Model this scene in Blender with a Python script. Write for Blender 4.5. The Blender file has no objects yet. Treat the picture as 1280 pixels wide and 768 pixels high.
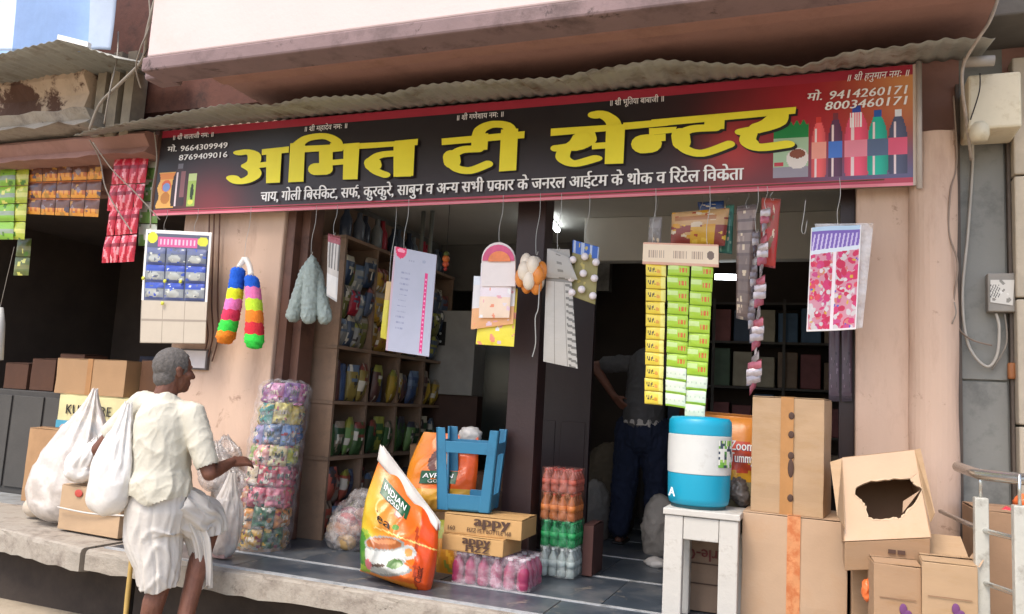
import bpy, bmesh, math, random
import numpy as np
from mathutils import Vector, Matrix, noise
R = math.radians
sc = bpy.context.scene
C = sc.collection
random.seed(7)

# ---------------------------------------------------------------- camera
CAM_Z = 1.5
th, pt, ro, FL = R(21.2), R(6.9), R(3.28), 1000.0
fwd = np.array([-math.sin(th)*math.cos(pt), math.cos(th)*math.cos(pt), math.sin(pt)])
r0 = np.array([math.cos(th), math.sin(th), 0.0]); u0 = np.cross(r0, fwd)
rgt = r0*math.cos(ro)+u0*math.sin(ro); upv = u0*math.cos(ro)-r0*math.sin(ro)
cam = bpy.data.cameras.new('camera'); cam.lens = 36*FL/1280; cam.sensor_width = 36
cam.clip_end = 2000; cam.clip_start = 0.05
co = bpy.data.objects.new('camera', cam); C.objects.link(co); sc.camera = co
co.matrix_world = Matrix(((rgt[0], upv[0], -fwd[0], 0), (rgt[1], upv[1], -fwd[1], 0), (rgt[2], upv[2], -fwd[2], CAM_Z), (0, 0, 0, 1)))

# ---------------------------------------------------------------- sky, sun, exposure
SUN_EL, SUN_AZ = R(58), R(200)      # azimuth from +Y clockwise: light comes from behind the viewer
w = bpy.data.worlds.new('World'); sc.world = w; w.use_nodes = True
nt = w.node_tree; nt.nodes.clear()
sky = nt.nodes.new('ShaderNodeTexSky'); sky.sky_type = 'NISHITA'; sky.sun_disc = False
sky.sun_elevation = SUN_EL; sky.sun_rotation = SUN_AZ; sky.dust_density = 3.0; sky.air_density = 1.0; sky.ozone_density = .6
bg = nt.nodes.new('ShaderNodeBackground'); bg.inputs[1].default_value = 0.15
wo = nt.nodes.new('ShaderNodeOutputWorld')
nt.links.new(sky.outputs[0], bg.inputs[0]); nt.links.new(bg.outputs[0], wo.inputs[0])
sl = bpy.data.lights.new('sun', 'SUN'); sl.energy = 1.1; sl.angle = R(22); sl.color = (1, .95, .87)
so = bpy.data.objects.new('sun', sl); C.objects.link(so)
sdir = Vector((math.sin(SUN_AZ)*math.cos(SUN_EL), math.cos(SUN_AZ)*math.cos(SUN_EL), math.sin(SUN_EL)))
so.rotation_euler = sdir.to_track_quat('Z', 'Y').to_euler(); so.location = (0, -5, 12)
sc.view_settings.view_transform = 'Standard'; sc.view_settings.look = 'None'
sc.view_settings.exposure = 1.17; sc.view_settings.gamma = 1
sc.cycles.max_bounces = 8; sc.cycles.transparent_max_bounces = 24; sc.cycles.use_denoising = True

# ---------------------------------------------------------------- helpers
CP = np.array([0, 0, CAM_Z])
def _ray(px, py): return fwd+rgt*(px-640)/FL-upv*(py-384)/FL
def at(px, py, y):            # the point of the wall-parallel plane at depth y seen at a pixel of the 1280 x 768 photograph
    d = _ray(px, py); return Vector(CP+d*(y/d[1]))
def onz(px, py, z):
    d = _ray(px, py); return Vector(CP+d*((z-CAM_Z)/d[2]))
def onx(px, py, x):
    d = _ray(px, py); return Vector(CP+d*(x/d[0]))
def lin(h):
    if isinstance(h, str):
        h = h.lstrip('#'); h = [int(h[i:i+2], 16)/255 for i in (0, 2, 4)]
    return tuple(c/12.92 if c <= .04045 else ((c+.055)/1.055)**2.4 for c in h)
def lin4(h): return lin(h)+(1,)

def base_mat(name):
    m = bpy.data.materials.new(name); m.use_nodes = True
    n = m.node_tree.nodes; return m, n, m.node_tree.links, n['Principled BSDF']
def M(name, col, rough=.6, var=.12, scale=6, bump=.15, bscale=60, metal=0, dirt=None, dscale=3, dlo=.5, dhi=.7, trans=0, spec=.5, attr=False, stretch=None, sheen=0, chips=None):
    m, n, L, p = base_mat(name)
    tc = n.new('ShaderNodeTexCoord'); co_ = tc.outputs['Object']
    if stretch:
        mp = n.new('ShaderNodeMapping'); mp.inputs['Scale'].default_value = stretch; L.new(co_, mp.inputs[0]); co_ = mp.outputs[0]
    def nz(s, d=4, r=.6):
        t = n.new('ShaderNodeTexNoise'); t.inputs['Scale'].default_value = s; t.inputs['Detail'].default_value = d; t.inputs['Roughness'].default_value = r
        L.new(co_, t.inputs['Vector']); return t
    t = nz(scale)
    if attr:
        a = n.new('ShaderNodeAttribute'); a.attribute_name = 'Col'; src = a.outputs['Color']
    else:
        g = n.new('ShaderNodeRGB'); g.outputs[0].default_value = lin4(col) if isinstance(col, str) else tuple(col)+(1,); src = g.outputs[0]
    hs = n.new('ShaderNodeHueSaturation'); L.new(src, hs.inputs['Color'])
    mr = n.new('ShaderNodeMapRange'); mr.inputs['From Min'].default_value = .3; mr.inputs['From Max'].default_value = .7
    mr.inputs['To Min'].default_value = 1-var; mr.inputs['To Max'].default_value = 1+var
    L.new(t.outputs['Fac'], mr.inputs['Value']); L.new(mr.outputs[0], hs.inputs['Value']); out = hs.outputs[0]
    if dirt:
        t2 = nz(dscale, 8, .7); m2 = n.new('ShaderNodeMapRange'); m2.inputs['From Min'].default_value = dlo; m2.inputs['From Max'].default_value = dhi
        L.new(t2.outputs['Fac'], m2.inputs['Value']); mx = n.new('ShaderNodeMix'); mx.data_type = 'RGBA'
        L.new(m2.outputs[0], mx.inputs['Factor']); L.new(out, mx.inputs['A']); mx.inputs['B'].default_value = lin4(dirt); out = mx.outputs['Result']
    if chips:
        t4 = n.new('ShaderNodeTexNoise'); t4.inputs['Scale'].default_value = 5.5; t4.inputs['Detail'].default_value = 12; t4.inputs['Roughness'].default_value = .75; t4.inputs['Distortion'].default_value = .4
        L.new(tc.outputs['Object'], t4.inputs['Vector']); m4 = n.new('ShaderNodeMapRange'); m4.inputs['From Min'].default_value = .595; m4.inputs['From Max'].default_value = .66
        L.new(t4.outputs['Fac'], m4.inputs['Value']); x4 = n.new('ShaderNodeMix'); x4.data_type = 'RGBA'; L.new(m4.outputs[0], x4.inputs['Factor']); L.new(out, x4.inputs['A']); x4.inputs['B'].default_value = lin4(chips); out = x4.outputs['Result']
    L.new(out, p.inputs['Base Color'])
    p.inputs['Roughness'].default_value = rough; p.inputs['Metallic'].default_value = metal
    p.inputs['Specular IOR Level'].default_value = spec; p.inputs['Transmission Weight'].default_value = trans
    if sheen: p.inputs['Sheen Weight'].default_value = sheen
    if bump:
        t3 = nz(bscale, 5, .65); b = n.new('ShaderNodeBump'); b.inputs['Strength'].default_value = bump; b.inputs['Distance'].default_value = .01
        L.new(t3.outputs['Fac'], b.inputs['Height']); L.new(b.outputs[0], p.inputs['Normal'])
    return m
def film(name, tint='#ffffff', opac=.12, rough=.12, bump=.6, bscale=14, white=.0):
    """thin plastic: mostly clear, glossy, with milky parts"""
    m, n, L, p = base_mat(name)
    tc = n.new('ShaderNodeTexCoord'); t = n.new('ShaderNodeTexNoise'); t.inputs['Scale'].default_value = bscale; t.inputs['Detail'].default_value = 5
    L.new(tc.outputs['Object'], t.inputs['Vector'])
    b = n.new('ShaderNodeBump'); b.inputs['Strength'].default_value = bump; b.inputs['Distance'].default_value = .03
    L.new(t.outputs['Fac'], b.inputs['Height']); L.new(b.outputs[0], p.inputs['Normal'])
    p.inputs['Base Color'].default_value = lin4(tint); p.inputs['Roughness'].default_value = rough; p.inputs['Specular IOR Level'].default_value = .8
    mr = n.new('ShaderNodeMapRange'); mr.inputs['From Min'].default_value = .4; mr.inputs['From Max'].default_value = .75
    mr.inputs['To Min'].default_value = opac; mr.inputs['To Max'].default_value = min(1, opac+white+.12)
    L.new(t.outputs['Fac'], mr.inputs['Value']); L.new(mr.outputs[0], p.inputs['Alpha'])
    return m
def poly_mat(name, col):
    """thin milky polythene: light passes through it, soft creases catch highlights"""
    m, n, L, p = base_mat(name)
    tc = n.new('ShaderNodeTexCoord'); t = n.new('ShaderNodeTexNoise'); t.inputs['Scale'].default_value = 9; t.inputs['Detail'].default_value = 6; t.inputs['Distortion'].default_value = .8
    L.new(tc.outputs['Object'], t.inputs['Vector']); b = n.new('ShaderNodeBump'); b.inputs['Strength'].default_value = .45; b.inputs['Distance'].default_value = .02
    L.new(t.outputs['Fac'], b.inputs['Height']); L.new(b.outputs[0], p.inputs['Normal'])
    cr = n.new('ShaderNodeValToRGB'); cr.color_ramp.elements[0].position = .35; cr.color_ramp.elements[1].position = .65
    c = lin(col); cr.color_ramp.elements[0].color = (c[0]*.82, c[1]*.76, c[2]*.70, 1); cr.color_ramp.elements[1].color = (*c, 1)
    t2 = n.new('ShaderNodeTexNoise'); t2.inputs['Scale'].default_value = 3.5; t2.inputs['Detail'].default_value = 3; L.new(tc.outputs['Object'], t2.inputs['Vector']); L.new(t2.outputs['Fac'], cr.inputs[0])
    L.new(cr.outputs[0], p.inputs['Base Color']); p.inputs['Roughness'].default_value = .32; p.inputs['Subsurface Weight'].default_value = .35; p.inputs['Subsurface Radius'].default_value = (.06, .05, .04); p.inputs['Subsurface Scale'].default_value = 1
    return m
def emit(name, col, s):
    m, n, L, p = base_mat(name); p.inputs['Base Color'].default_value = lin4(col)
    p.inputs['Emission Color'].default_value = lin4(col); p.inputs['Emission Strength'].default_value = s; return m

class MB:
    def __init__(s): s.v = []; s.f = []; s.mi = []; s.c = {}
    def add(s, vs, fs, mi=0, T=None):
        o = len(s.v); s.v += [tuple(T @ Vector(v)) if T is not None else tuple(v) for v in vs]
        for f in fs: s.f.append(tuple(i+o for i in f)); s.mi.append(mi)
        return s
    def box(s, x0, x1, y0, y1, z0, z1, mi=0, T=None):
        return s.add([(x, y, z) for z in (z0, z1) for y in (y0, y1) for x in (x0, x1)],
                     [(0, 2, 3, 1), (4, 5, 7, 6), (0, 1, 5, 4), (2, 6, 7, 3), (0, 4, 6, 2), (1, 3, 7, 5)], mi, T)
    def tube(s, pts, r, n=8, mi=0, cap=True):
        pts = [Vector(p) for p in pts]; k = len(pts); rs = r if isinstance(r, (list, tuple)) else [r]*k
        up = Vector((0, 0, 1)); o = len(s.v); prev = None
        for i, p in enumerate(pts):
            d = (pts[min(i+1, k-1)]-pts[max(i-1, 0)]).normalized()
            a = d.cross(up) if abs(d.z) < .95 else d.cross(Vector((0, 1, 0)))
            if prev is not None:
                a = prev-d*prev.dot(d)
            a.normalize(); prev = a.copy(); b = d.cross(a)
            for j in range(n):
                t = 2*math.pi*j/n; s.v.append(tuple(p+(a*math.cos(t)+b*math.sin(t))*rs[i]))
        for i in range(k-1):
            for j in range(n):
                s.f.append((o+i*n+j, o+(i+1)*n+j, o+(i+1)*n+(j+1) % n, o+i*n+(j+1) % n)); s.mi.append(mi)
        if cap:
            s.f.append(tuple(o+j for j in range(n))); s.mi.append(mi)
            s.f.append(tuple(o+(k-1)*n+j for j in reversed(range(n)))); s.mi.append(mi)
        return s
    def lathe(s, prof, n=24, T=None, mi=0, sq=1.0):
        vs = []; fs = []
        for r, z in prof:
            for j in range(n):
                t = 2*math.pi*j/n; vs.append((r*math.cos(t), r*math.sin(t)*sq, z))
        for i in range(len(prof)-1):
            for j in range(n): fs.append((i*n+j, i*n+(j+1) % n, (i+1)*n+(j+1) % n, (i+1)*n+j))
        fs.append(tuple(reversed(range(n)))); fs.append(tuple((len(prof)-1)*n+j for j in range(n)))
        return s.add(vs, fs, mi, T)
    def grid(s, P, mi=0, close=False):
        ny, nx = len(P), len(P[0]); vs = [tuple(p) for row in P for p in row]; fs = []
        for i in range(ny-1):
            for j in range(nx-1+(1 if close else 0)):
                j2 = (j+1) % nx; fs.append((i*nx+j, i*nx+j2, (i+1)*nx+j2, (i+1)*nx+j))
        return s.add(vs, fs, mi)
    def prism(s, pts, d, mi=0):          # closed outline (3-D points) pushed by vector d
        n = len(pts); d = Vector(d); vs = [Vector(p) for p in pts]; vs += [p+d for p in vs]
        fs = [tuple(range(n)), tuple(reversed(range(n, 2*n)))]+[(i, i+n, (i+1) % n+n, (i+1) % n) for i in range(n)]
        return s.add(vs, fs, mi)
    def ball(s, c, r, n=10, mi=0, T=None):
        prof = [(max(1e-4, math.sin(math.pi*i/n)), -math.cos(math.pi*i/n)) for i in range(n+1)]
        rr = r if isinstance(r, (tuple, list)) else (r, r, r)
        A = Matrix.Translation(Vector(c)) @ (T if T is not None else Matrix()) @ Matrix.Diagonal((rr[0], rr[1], rr[2], 1))
        return s.lathe(prof, n+4, A, mi)

ORG = {}
def empty(name, loc, label, cat, group=None, kind=None):
    o = bpy.data.objects.new(name, None); C.objects.link(o); o.location = loc; o.empty_display_size = .1
    ORG[o.name] = Vector(loc); tag(o, label, cat, group, kind); return o
def tag(o, label=None, cat=None, group=None, kind=None):
    if label: o['label'] = label
    if cat: o['category'] = cat
    if group: o['group'] = group
    if kind: o['kind'] = kind
    return o
def obj(name, mb, mats, parent=None, smooth=False, bevel=0, solid=0, sub=0, label=None, cat=None, group=None, kind=None, fix=True):
    V = np.array(mb.v, dtype=float); c = (V.min(0)+V.max(0))/2; c[2] = V[:, 2].min()
    me = bpy.data.meshes.new(name); me.from_pydata([tuple(p) for p in V-c], [], mb.f)
    for m in (mats if isinstance(mats, (list, tuple)) else [mats]): me.materials.append(m)
    me.polygons.foreach_set('material_index', mb.mi)
    if getattr(mb, 'fc', None) is not None:
        ca = me.color_attributes.new('Col', 'FLOAT_COLOR', 'CORNER')
        lt = np.zeros(len(me.polygons), dtype=int); me.polygons.foreach_get('loop_total', lt)
        cols = np.repeat(np.array(mb.fc), lt, axis=0); cols = np.hstack([cols, np.ones((len(cols), 1))])
        ca.data.foreach_set('color', cols.ravel().astype(np.float32))
    if fix:
        bm = bmesh.new(); bm.from_mesh(me); bmesh.ops.recalc_face_normals(bm, faces=bm.faces); bm.to_mesh(me); bm.free()
    if smooth: me.shade_smooth()
    o = bpy.data.objects.new(name, me); C.objects.link(o); ow = Vector(c); ORG[o.name] = ow
    if parent is not None: o.parent = parent; o.location = ow-ORG[parent.name]
    else: o.location = ow
    if solid: md = o.modifiers.new('thick', 'SOLIDIFY'); md.thickness = solid; md.offset = 0
    if bevel:
        md = o.modifiers.new('bevel', 'BEVEL'); md.width = bevel; md.segments = 2; md.limit_method = 'ANGLE'
    if sub: md = o.modifiers.new('sub', 'SUBSURF'); md.levels = md.render_levels = sub
    return tag(o, label, cat, group, kind)
def kids(o): return [c for c in bpy.data.objects if c.parent == o]
def copy_tree(o, d=(0, 0, 0), label=None, rz=0, scale=None, _top=True):
    c = o.copy(); C.objects.link(c)
    if _top:
        c.location = o.location+Vector(d); c.rotation_euler.z += rz; ORG[c.name] = ORG[o.name]+Vector(d)
        if label: c['label'] = label
        if scale: c.scale = scale
    for k in list(o.children):
        ck = copy_tree(k, _top=False); ck.parent = c
    return c

# printed surfaces: a fine grid whose faces carry the colour of the print
def quadpts(c4, nu, nv, bulge=None):
    a, b, c_, d = [Vector(p) for p in c4]       # top-left, top-right, bottom-right, bottom-left
    nrm = (b-a).cross(d-a).normalized()
    if nrm.y > 0: nrm = -nrm
    P = []
    for i in range(nv+1):
        v = i/nv; row = []
        for j in range(nu+1):
            u = j/nu; p = (a*(1-u)+b*u)*(1-v)+(d*(1-u)+c_*u)*v
            if bulge: p = p+nrm*bulge(u, v)
            row.append(p)
        P.append(row)
    return P
def pcolor(nu, nv, fn):
    u, v = np.meshgrid((np.arange(nu)+.5)/nu, (np.arange(nv)+.5)/nv)
    col = np.zeros((nv, nu, 3)); fn(u, v, col); return col.reshape(-1, 3)
def L3(h): return np.array(lin(h))
def printed(name, c4, nu, nv, fn, mat, parent=None, thick=0, bulge=None, smooth=True, **k):
    mb = MB(); mb.grid(quadpts(c4, nu, nv, bulge)); mb.fc = pcolor(nu, nv, fn)
    o = obj(name, mb, mat, parent, smooth=smooth, solid=thick, fix=False, **k); return o
def pillow(mb, c4, t, nu=10, nv=8, fn=None, seed=0, crimp=.08):
    """a puffed packet: front and back sheets that meet in flat crimped ends"""
    rnd = random.Random(seed)
    off = rnd.random()*50
    def sh(sgn):
        def f(u, v):
            e = max(0, 1-abs(2*u-1)**4)**.6*max(0, 1-abs((2*v-1)/(1-crimp))**3 if abs(2*v-1) < 1-crimp else 0)**.6
            n = noise.noise(Vector((u*3+off, v*3, sgn)))*.35
            return sgn*t*.5*e*(1+n)+(.0015*math.sin(u*60) if abs(2*v-1) > 1-crimp else 0)
        return f
    k = len(mb.f)
    mb.grid(quadpts(c4, nu, nv, sh(1))); mb.grid(quadpts(c4, nu, nv, sh(-1)))
    if fn is not None:
        fc = pcolor(nu, nv, fn); old = getattr(mb, 'fc', None)
        mb.fc = np.vstack([fc, fc]) if old is None else np.vstack([old, fc, fc])
    return mb
def speckle(u, v, col, cols, n, seed, smin=.03, smax=.1, asp=1.0):
    rs = np.random.RandomState(seed)
    for i in range(n):
        cu, cv = rs.rand(2); r = smin+(smax-smin)*rs.rand(); a = rs.rand()*3.14; e = .4+.6*rs.rand()
        du, dv = (u-cu), (v-cv)*asp; x = du*np.cos(a)+dv*np.sin(a); y = (-du*np.sin(a)+dv*np.cos(a))/e
        m = x*x+y*y < r*r; col[m] = L3(cols[rs.randint(len(cols))])
def disk(u, v, col, cu, cv, ru, rv, h):
    m = ((u-cu)/ru)**2+((v-cv)/rv)**2 < 1; col[m] = L3(h)
def rect(u, v, col, a, b, c_, d, h):
    m = (u > a) & (u < b) & (v > c_) & (v < d); col[m] = L3(h)

# lettering: glyph outlines of the built-in font, Devanagari clusters put together by hand
_tc = {}
def _mesh_of(s, res=2):
    if (s, res) in _tc: return _tc[(s, res)]
    cu = bpy.data.curves.new('tmp', 'FONT'); cu.body = s; cu.resolution_u = res
    o = bpy.data.objects.new('tmp', cu); C.objects.link(o)
    dg = bpy.context.evaluated_depsgraph_get(); me = bpy.data.meshes.new_from_object(o.evaluated_get(dg))
    V = [tuple(v.co) for v in me.vertices]; F = [tuple(p.vertices) for p in me.polygons]
    bpy.data.objects.remove(o); bpy.data.curves.remove(cu); bpy.data.meshes.remove(me)
    _tc[(s, res)] = (V, F); return V, F
def _adv(s): return max(v[0] for v in _mesh_of(s+'|')[0])-max(v[0] for v in _mesh_of('|')[0])
def _cut(V, F, x):
    bm = bmesh.new(); vs = [bm.verts.new(v) for v in V]
    for f in F:
        try: bm.faces.new([vs[i] for i in f])
        except ValueError: pass
    bmesh.ops.bisect_plane(bm, geom=bm.verts[:]+bm.edges[:]+bm.faces[:], plane_co=(x, 0, 0), plane_no=(1, 0, 0), clear_outer=True)
    bm.verts.index_update(); r = [tuple(v.co) for v in bm.verts], [tuple(v.index for v in f.verts) for f in bm.faces]; bm.free(); return r
def shape_text(s):
    """visual-order text; <x> = half form, ^ = reph over, ~ = rakar stroke under the last letter"""
    out = []; x = 0.0; i = 0; run = ''
    def flush():
        nonlocal run, x
        if run:
            V, F = _mesh_of(run); out.append(([(a+x, b) for a, b, c in V], F)); x += _adv(run); run = ''
    while i < len(s):
        ch = s[i]
        if ch == '<':
            flush(); j = s.index('>', i); V, F = _mesh_of(s[i+1:j]); xm = max(v[0] for v in V)
            V, F = _cut(V, F, xm-.187); out.append(([(a+x, b) for a, b, c in V], F)); x += xm-.20; i = j
        elif ch == '^':
            flush(); pts = [(x-.22, .62), (x-.19, .73), (x-.10, .80), (x-.02, .76), (x-.04, .72), (x-.11, .74), (x-.15, .70), (x-.17, .62)]
            out.append((pts, [tuple(range(8))]))
        elif ch == '~':
            flush(); pts = [(x-.36, .05), (x-.17, .20), (x-.17, .13), (x-.33, .0)]; out.append((pts, [(0, 1, 2, 3)]))
        else: run += ch
        i += 1
    flush(); return out, x
def put_text(mb, s, origin, ux, uy, width=None, height=1.0, fat=0.0, shear=0, mi=0, lift=.0012, track=0):
    """writes s into mb: origin = left end of the base line, ux/uy = unit directions, width in metres, height = size of the em"""
    parts, adv = shape_text(s); ux, uy = Vector(ux), Vector(uy); nn = ux.cross(uy)
    sx = width/adv if width else height; k = 0
    for V, F in parts:
        for off in ((0,) if not fat else (-fat, fat)):
            k += 1; z = lift+.0002*(k % 7)
            mb.add([Vector(origin)+ux*((a+off)*sx+b*shear*height)+uy*(b*height)+nn*z for a, b in V], F, mi)
    return mb
def hull(pts):
    pts = sorted(set((round(p[0], 6), round(p[1], 6)) for p in pts))
    def half(ps):
        h = []
        for p in ps:
            while len(h) > 1 and (h[-1][0]-h[-2][0])*(p[1]-h[-2][1])-(h[-1][1]-h[-2][1])*(p[0]-h[-2][0]) <= 0: h.pop()
            h.append(p)
        return h[:-1]
    return half(pts)+half(pts[::-1])
def spline(pts, n=6):
    P = [Vector(p).to_3d() for p in pts]; out = []
    for i in range(len(P)-1):
        a, b, c_, d = P[max(i-1, 0)], P[i], P[i+1], P[min(i+2, len(P)-1)]
        for k in range(n):
            t = k/n; out.append(.5*((2*b)+(c_-a)*t+(2*a-5*b+4*c_-d)*t*t+(3*b-a-3*c_+d)*t**3))
    out.append(P[-1]); return out

def poly_bag(name, mat, parent, knot, cen, bot_z, rx, ry, seed=0, pleats=9, lean=.5, neck=.016, n=72, m_=44, fl=.55):
    """thin plastic bag: pleats run down from the gathered neck and fade into the taut belly"""
    rnd = random.Random(seed); ph = [rnd.uniform(0, 6.28) for _ in range(6)]; rows = []
    knot, cen = Vector(knot), Vector(cen); low = Vector((cen.x, cen.y, bot_z))
    for i in range(m_+1):
        t = i/m_
        if t < fl: s = t/fl; c_ = knot.lerp(cen, s); k = neck+(1-neck/rx)*rx*(math.sin(s*math.pi/2)**1.35); ax, ay = k, neck+(ry-neck)*(math.sin(s*math.pi/2)**1.35)
        else: s = (t-fl)/(1-fl); c_ = cen.lerp(low, s**.9); q = (max(0, 1-s**3.2))**.5; ax, ay = rx*q, ry*q
        row = []
        for j in range(n):
            a = 2*math.pi*j/n; fold = max(0, 1-t*1.35); nz_ = noise.noise(Vector((math.cos(a)*1.6+seed, math.sin(a)*1.6, t*3)))
            cr = (1-abs(noise.noise(Vector((math.cos(a)*3+seed, math.sin(a)*3, t*5+nz_))))*2)
            f = 1+.20*fold*math.sin(a*pleats+ph[0]+nz_*3)+.07*fold*math.sin(a*(pleats*2+1)+ph[1])+.16*nz_*min(1, t*2.5)+.05*max(0, cr)**4
            row.append((c_.x+math.cos(a)*ax*f, c_.y+math.sin(a)*ay*f, max(bot_z, c_.z+.02*nz_+.010*max(0, cr)**4)))
        rows.append(row)
    m = MB(); m.grid(rows, close=True); return obj(name, m, mat, parent, smooth=True)

# bodies and cloth: overlapping closed forms fused into one continuous skin
def capsule(mb, p0, r0_, p1, r1, n=14):
    p0, p1 = Vector(p0), Vector(p1); d = (p1-p0); Ln = d.length; q = d.to_track_quat('Z', 'Y').to_matrix().to_4x4()
    prof = [(max(1e-4, r0_*math.sin(a)), -r0_*math.cos(a)) for a in [math.pi/2*i/4 for i in range(5)]]
    prof += [(max(1e-4, r1*math.cos(a)), Ln+r1*math.sin(a)) for a in [math.pi/2*i/4 for i in range(5)]]
    return mb.lathe(prof, n, Matrix.Translation(p0) @ q)
def fuse(name, mb, voxel, mat, parent=None, smooth_it=4, disp=None, clip=None, **k):
    me = bpy.data.meshes.new('tmp'); me.from_pydata(mb.v, [], mb.f)
    bm = bmesh.new(); bm.from_mesh(me); bmesh.ops.recalc_face_normals(bm, faces=bm.faces); bm.to_mesh(me); bm.free()
    o = bpy.data.objects.new('tmp', me); C.objects.link(o)
    md = o.modifiers.new('r', 'REMESH'); md.mode = 'VOXEL'; md.voxel_size = voxel
    if smooth_it: s = o.modifiers.new('s', 'SMOOTH'); s.factor = .5; s.iterations = smooth_it
    dg = bpy.context.evaluated_depsgraph_get(); m2 = bpy.data.meshes.new_from_object(o.evaluated_get(dg))
    bpy.data.objects.remove(o)
    if disp:
        N = [v.normal.copy() for v in m2.vertices]
        for v, n_ in zip(m2.vertices, N): v.co += disp(v.co.copy(), n_)
    b = MB(); b.v = [tuple(v.co) for v in m2.vertices]; b.f = [tuple(p.vertices) for p in m2.polygons]; b.mi = [0]*len(b.f)
    if clip:
        keep = [i for i, f in enumerate(b.f) if clip(sum((Vector(b.v[j]) for j in f), Vector())/len(f))]
        b.f = [b.f[i] for i in keep]; b.mi = [0]*len(b.f)
        used = sorted({j for f in b.f for j in f}); mp = {j: i for i, j in enumerate(used)}
        b.v = [b.v[j] for j in used]; b.f = [tuple(mp[j] for j in f) for f in b.f]
    bpy.data.meshes.remove(m2)
    return obj(name, b, mat, parent, smooth=True, fix=False, **k)
def crumple(amp=.012, sc_=7, ax=(1, 1, 1)):
    def f(p, n):
        q = Vector((p.x*sc_*ax[0], p.y*sc_*ax[1], p.z*sc_*ax[2]))
        r = (1-abs(noise.noise(q*.8))*2)**2; r2 = (1-abs(noise.noise(q*2.1+Vector((5, 1, 2))))*2)**3; r3 = (1-abs(noise.noise(q*4.5+Vector((1, 7, 2))))*2)**2
        return n*((r-.45)*amp*.35+(r2-.3)*amp*.45+(r3-.4)*amp*.20)
    return f
# ---------------------------------------------------------------- materials
mt_pink = M('pink_limewash', '#cbad97', .85, .06, 2.5, .25, 40, dirt='#a48370', dscale=3.2, dlo=.50, dhi=.85, stretch=(1.6, 1.6, .45), chips='#a2836f')
mt_white_pl = M('white_plaster', '#d0bbb6', .8, .04, 1.5, .15, 30, dirt='#bda498', dscale=1.2, dlo=.55, dhi=.9)
mt_mauve = M('mauve_paint', '#7d6766', .75, .12, 3, .2, 40, dirt='#5a4846', dscale=4, chips='#4a3a38')
mt_brown = M('brown_soffit', '#9e776b', .85, .12, 2.5, .3, 25, dirt='#7c5a4e', dscale=2.5, dlo=.48, dhi=.75)
mt_maroon = M('maroon_paint', '#35211f', .5, .15, 4, .12, 50)
mt_door = M('door_paint', '#2a1614', .45, .15, 4, .1, 50)
mt_frame = M('frame_brown', '#6b4a3c', .6, .15, 4, .15, 40, dirt='#4a3229', dscale=6)
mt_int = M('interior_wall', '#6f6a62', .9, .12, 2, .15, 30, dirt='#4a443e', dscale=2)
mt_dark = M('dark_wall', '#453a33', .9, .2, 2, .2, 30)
mt_ceil = M('ceiling_paint', '#cfcdc4', .9, .06, 2, .1, 30)
mt_tile = M('dark_stone', '#3c444d', .34, .22, 4, .10, 40, dirt='#68696a', dscale=3.5, dlo=.48, dhi=.75, chips='#80796e')
mt_marble = M('white_strip', '#a3a5a6', .5, .12, 10, .1, 60, dirt='#77797a', dscale=8)
mt_slab = M('weathered_stone', '#a39a8d', .85, .2, 5, .8, 25, dirt='#6f645a', dscale=5, dlo=.46, dhi=.68, chips='#574c42')
mt_slabtop = M('grey_stone', '#8b8d8c', .7, .14, 5, .3, 25, dirt='#6a6660', dscale=4)
mt_street = M('street_dust', '#a79984', .95, .15, 3, .6, 18, dirt='#8a7c68', dscale=1.5)
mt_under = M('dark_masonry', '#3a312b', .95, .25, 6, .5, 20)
mt_tin = M('corrugated_tin', '#96958c', .6, .12, 3, .15, 40, metal=.05, dirt='#746d60', dscale=5, chips='#6e5a48')
mt_steel = M('steel', '#c8c8c4', .25, .06, 5, .05, 50, metal=.9)
mt_railpaint = M('rail_paint', '#b9b7ad', .45, .1, 8, .1, 60, metal=.2, dirt='#857f74', dscale=12)
mt_shutter = M('grey_shutter', '#85847d', .6, .09, 2, .1, 50, dirt='#565651', dscale=2.5)
mt_cream = M('cream_plastic', '#cfc4aa', .5, .06, 6, .1, 40, dirt='#a8946c', dscale=8, dlo=.55, dhi=.8)
mt_stonec = M('beige_cladding', '#b0a38f', .8, .14, 6, .4, 30)
mt_card = M('cardboard', '#9f8062', .8, .07, 4, .12, 80, dirt='#94704a', dscale=5, dlo=.5, dhi=.8, stretch=(1, 1, 3))
mt_card2 = M('pale_cardboard', '#a98c6c', .8, .07, 4, .12, 80, dirt='#a08059', dscale=5, dlo=.5, dhi=.8, stretch=(1, 1, 3))
mt_cardpink = M('buff_cardboard', '#b5987c', .75, .06, 4, .1, 80, dirt='#b08d6c', dscale=4, dlo=.5, dhi=.8)
mt_cardin = M('cardboard_inside', '#94755a', .9, .1, 5, .15, 60)
mt_tape = M('brown_tape', '#a87846', .3, .1, 10, .1, 60)
mt_tapeor = M('orange_tape', '#c98a5c', .35, .12, 14, .1, 60, dirt='#b96a3c', dscale=18, dlo=.45, dhi=.6)
mt_ink = M('dark_ink', '#4a3226', .7, .1, 20, 0)
mt_print = M('printed_film', '#ffffff', .28, .05, 12, .35, 22, attr=True)
mt_paper = M('printed_card', '#ffffff', .6, .04, 10, .05, 60, attr=True)
mt_sign = M('sign_flex', '#ffffff', .42, .05, 4, .05, 30, attr=True)
mt_yellow = M('yellow_letters', '#f4e838', .55, .05, 5, .03, 40)
mt_black = M('black_print', '#15100f', .5, .1, 8, 0)
mt_whitep = M('white_print', '#f4f2f0', .6, .05, 20, 0)
mt_wire = M('grey_cable', '#8f867a', .7, .15, 20, .2, 60)
mt_wired = M('dark_cable', '#2a2320', .7, .1, 20, .1)
mt_hook = M('wire_hook', '#b5b0a8', .35, .1, 20, 0, metal=.6)
mt_film = film('clear_wrap', opac=.05, white=.1)
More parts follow.
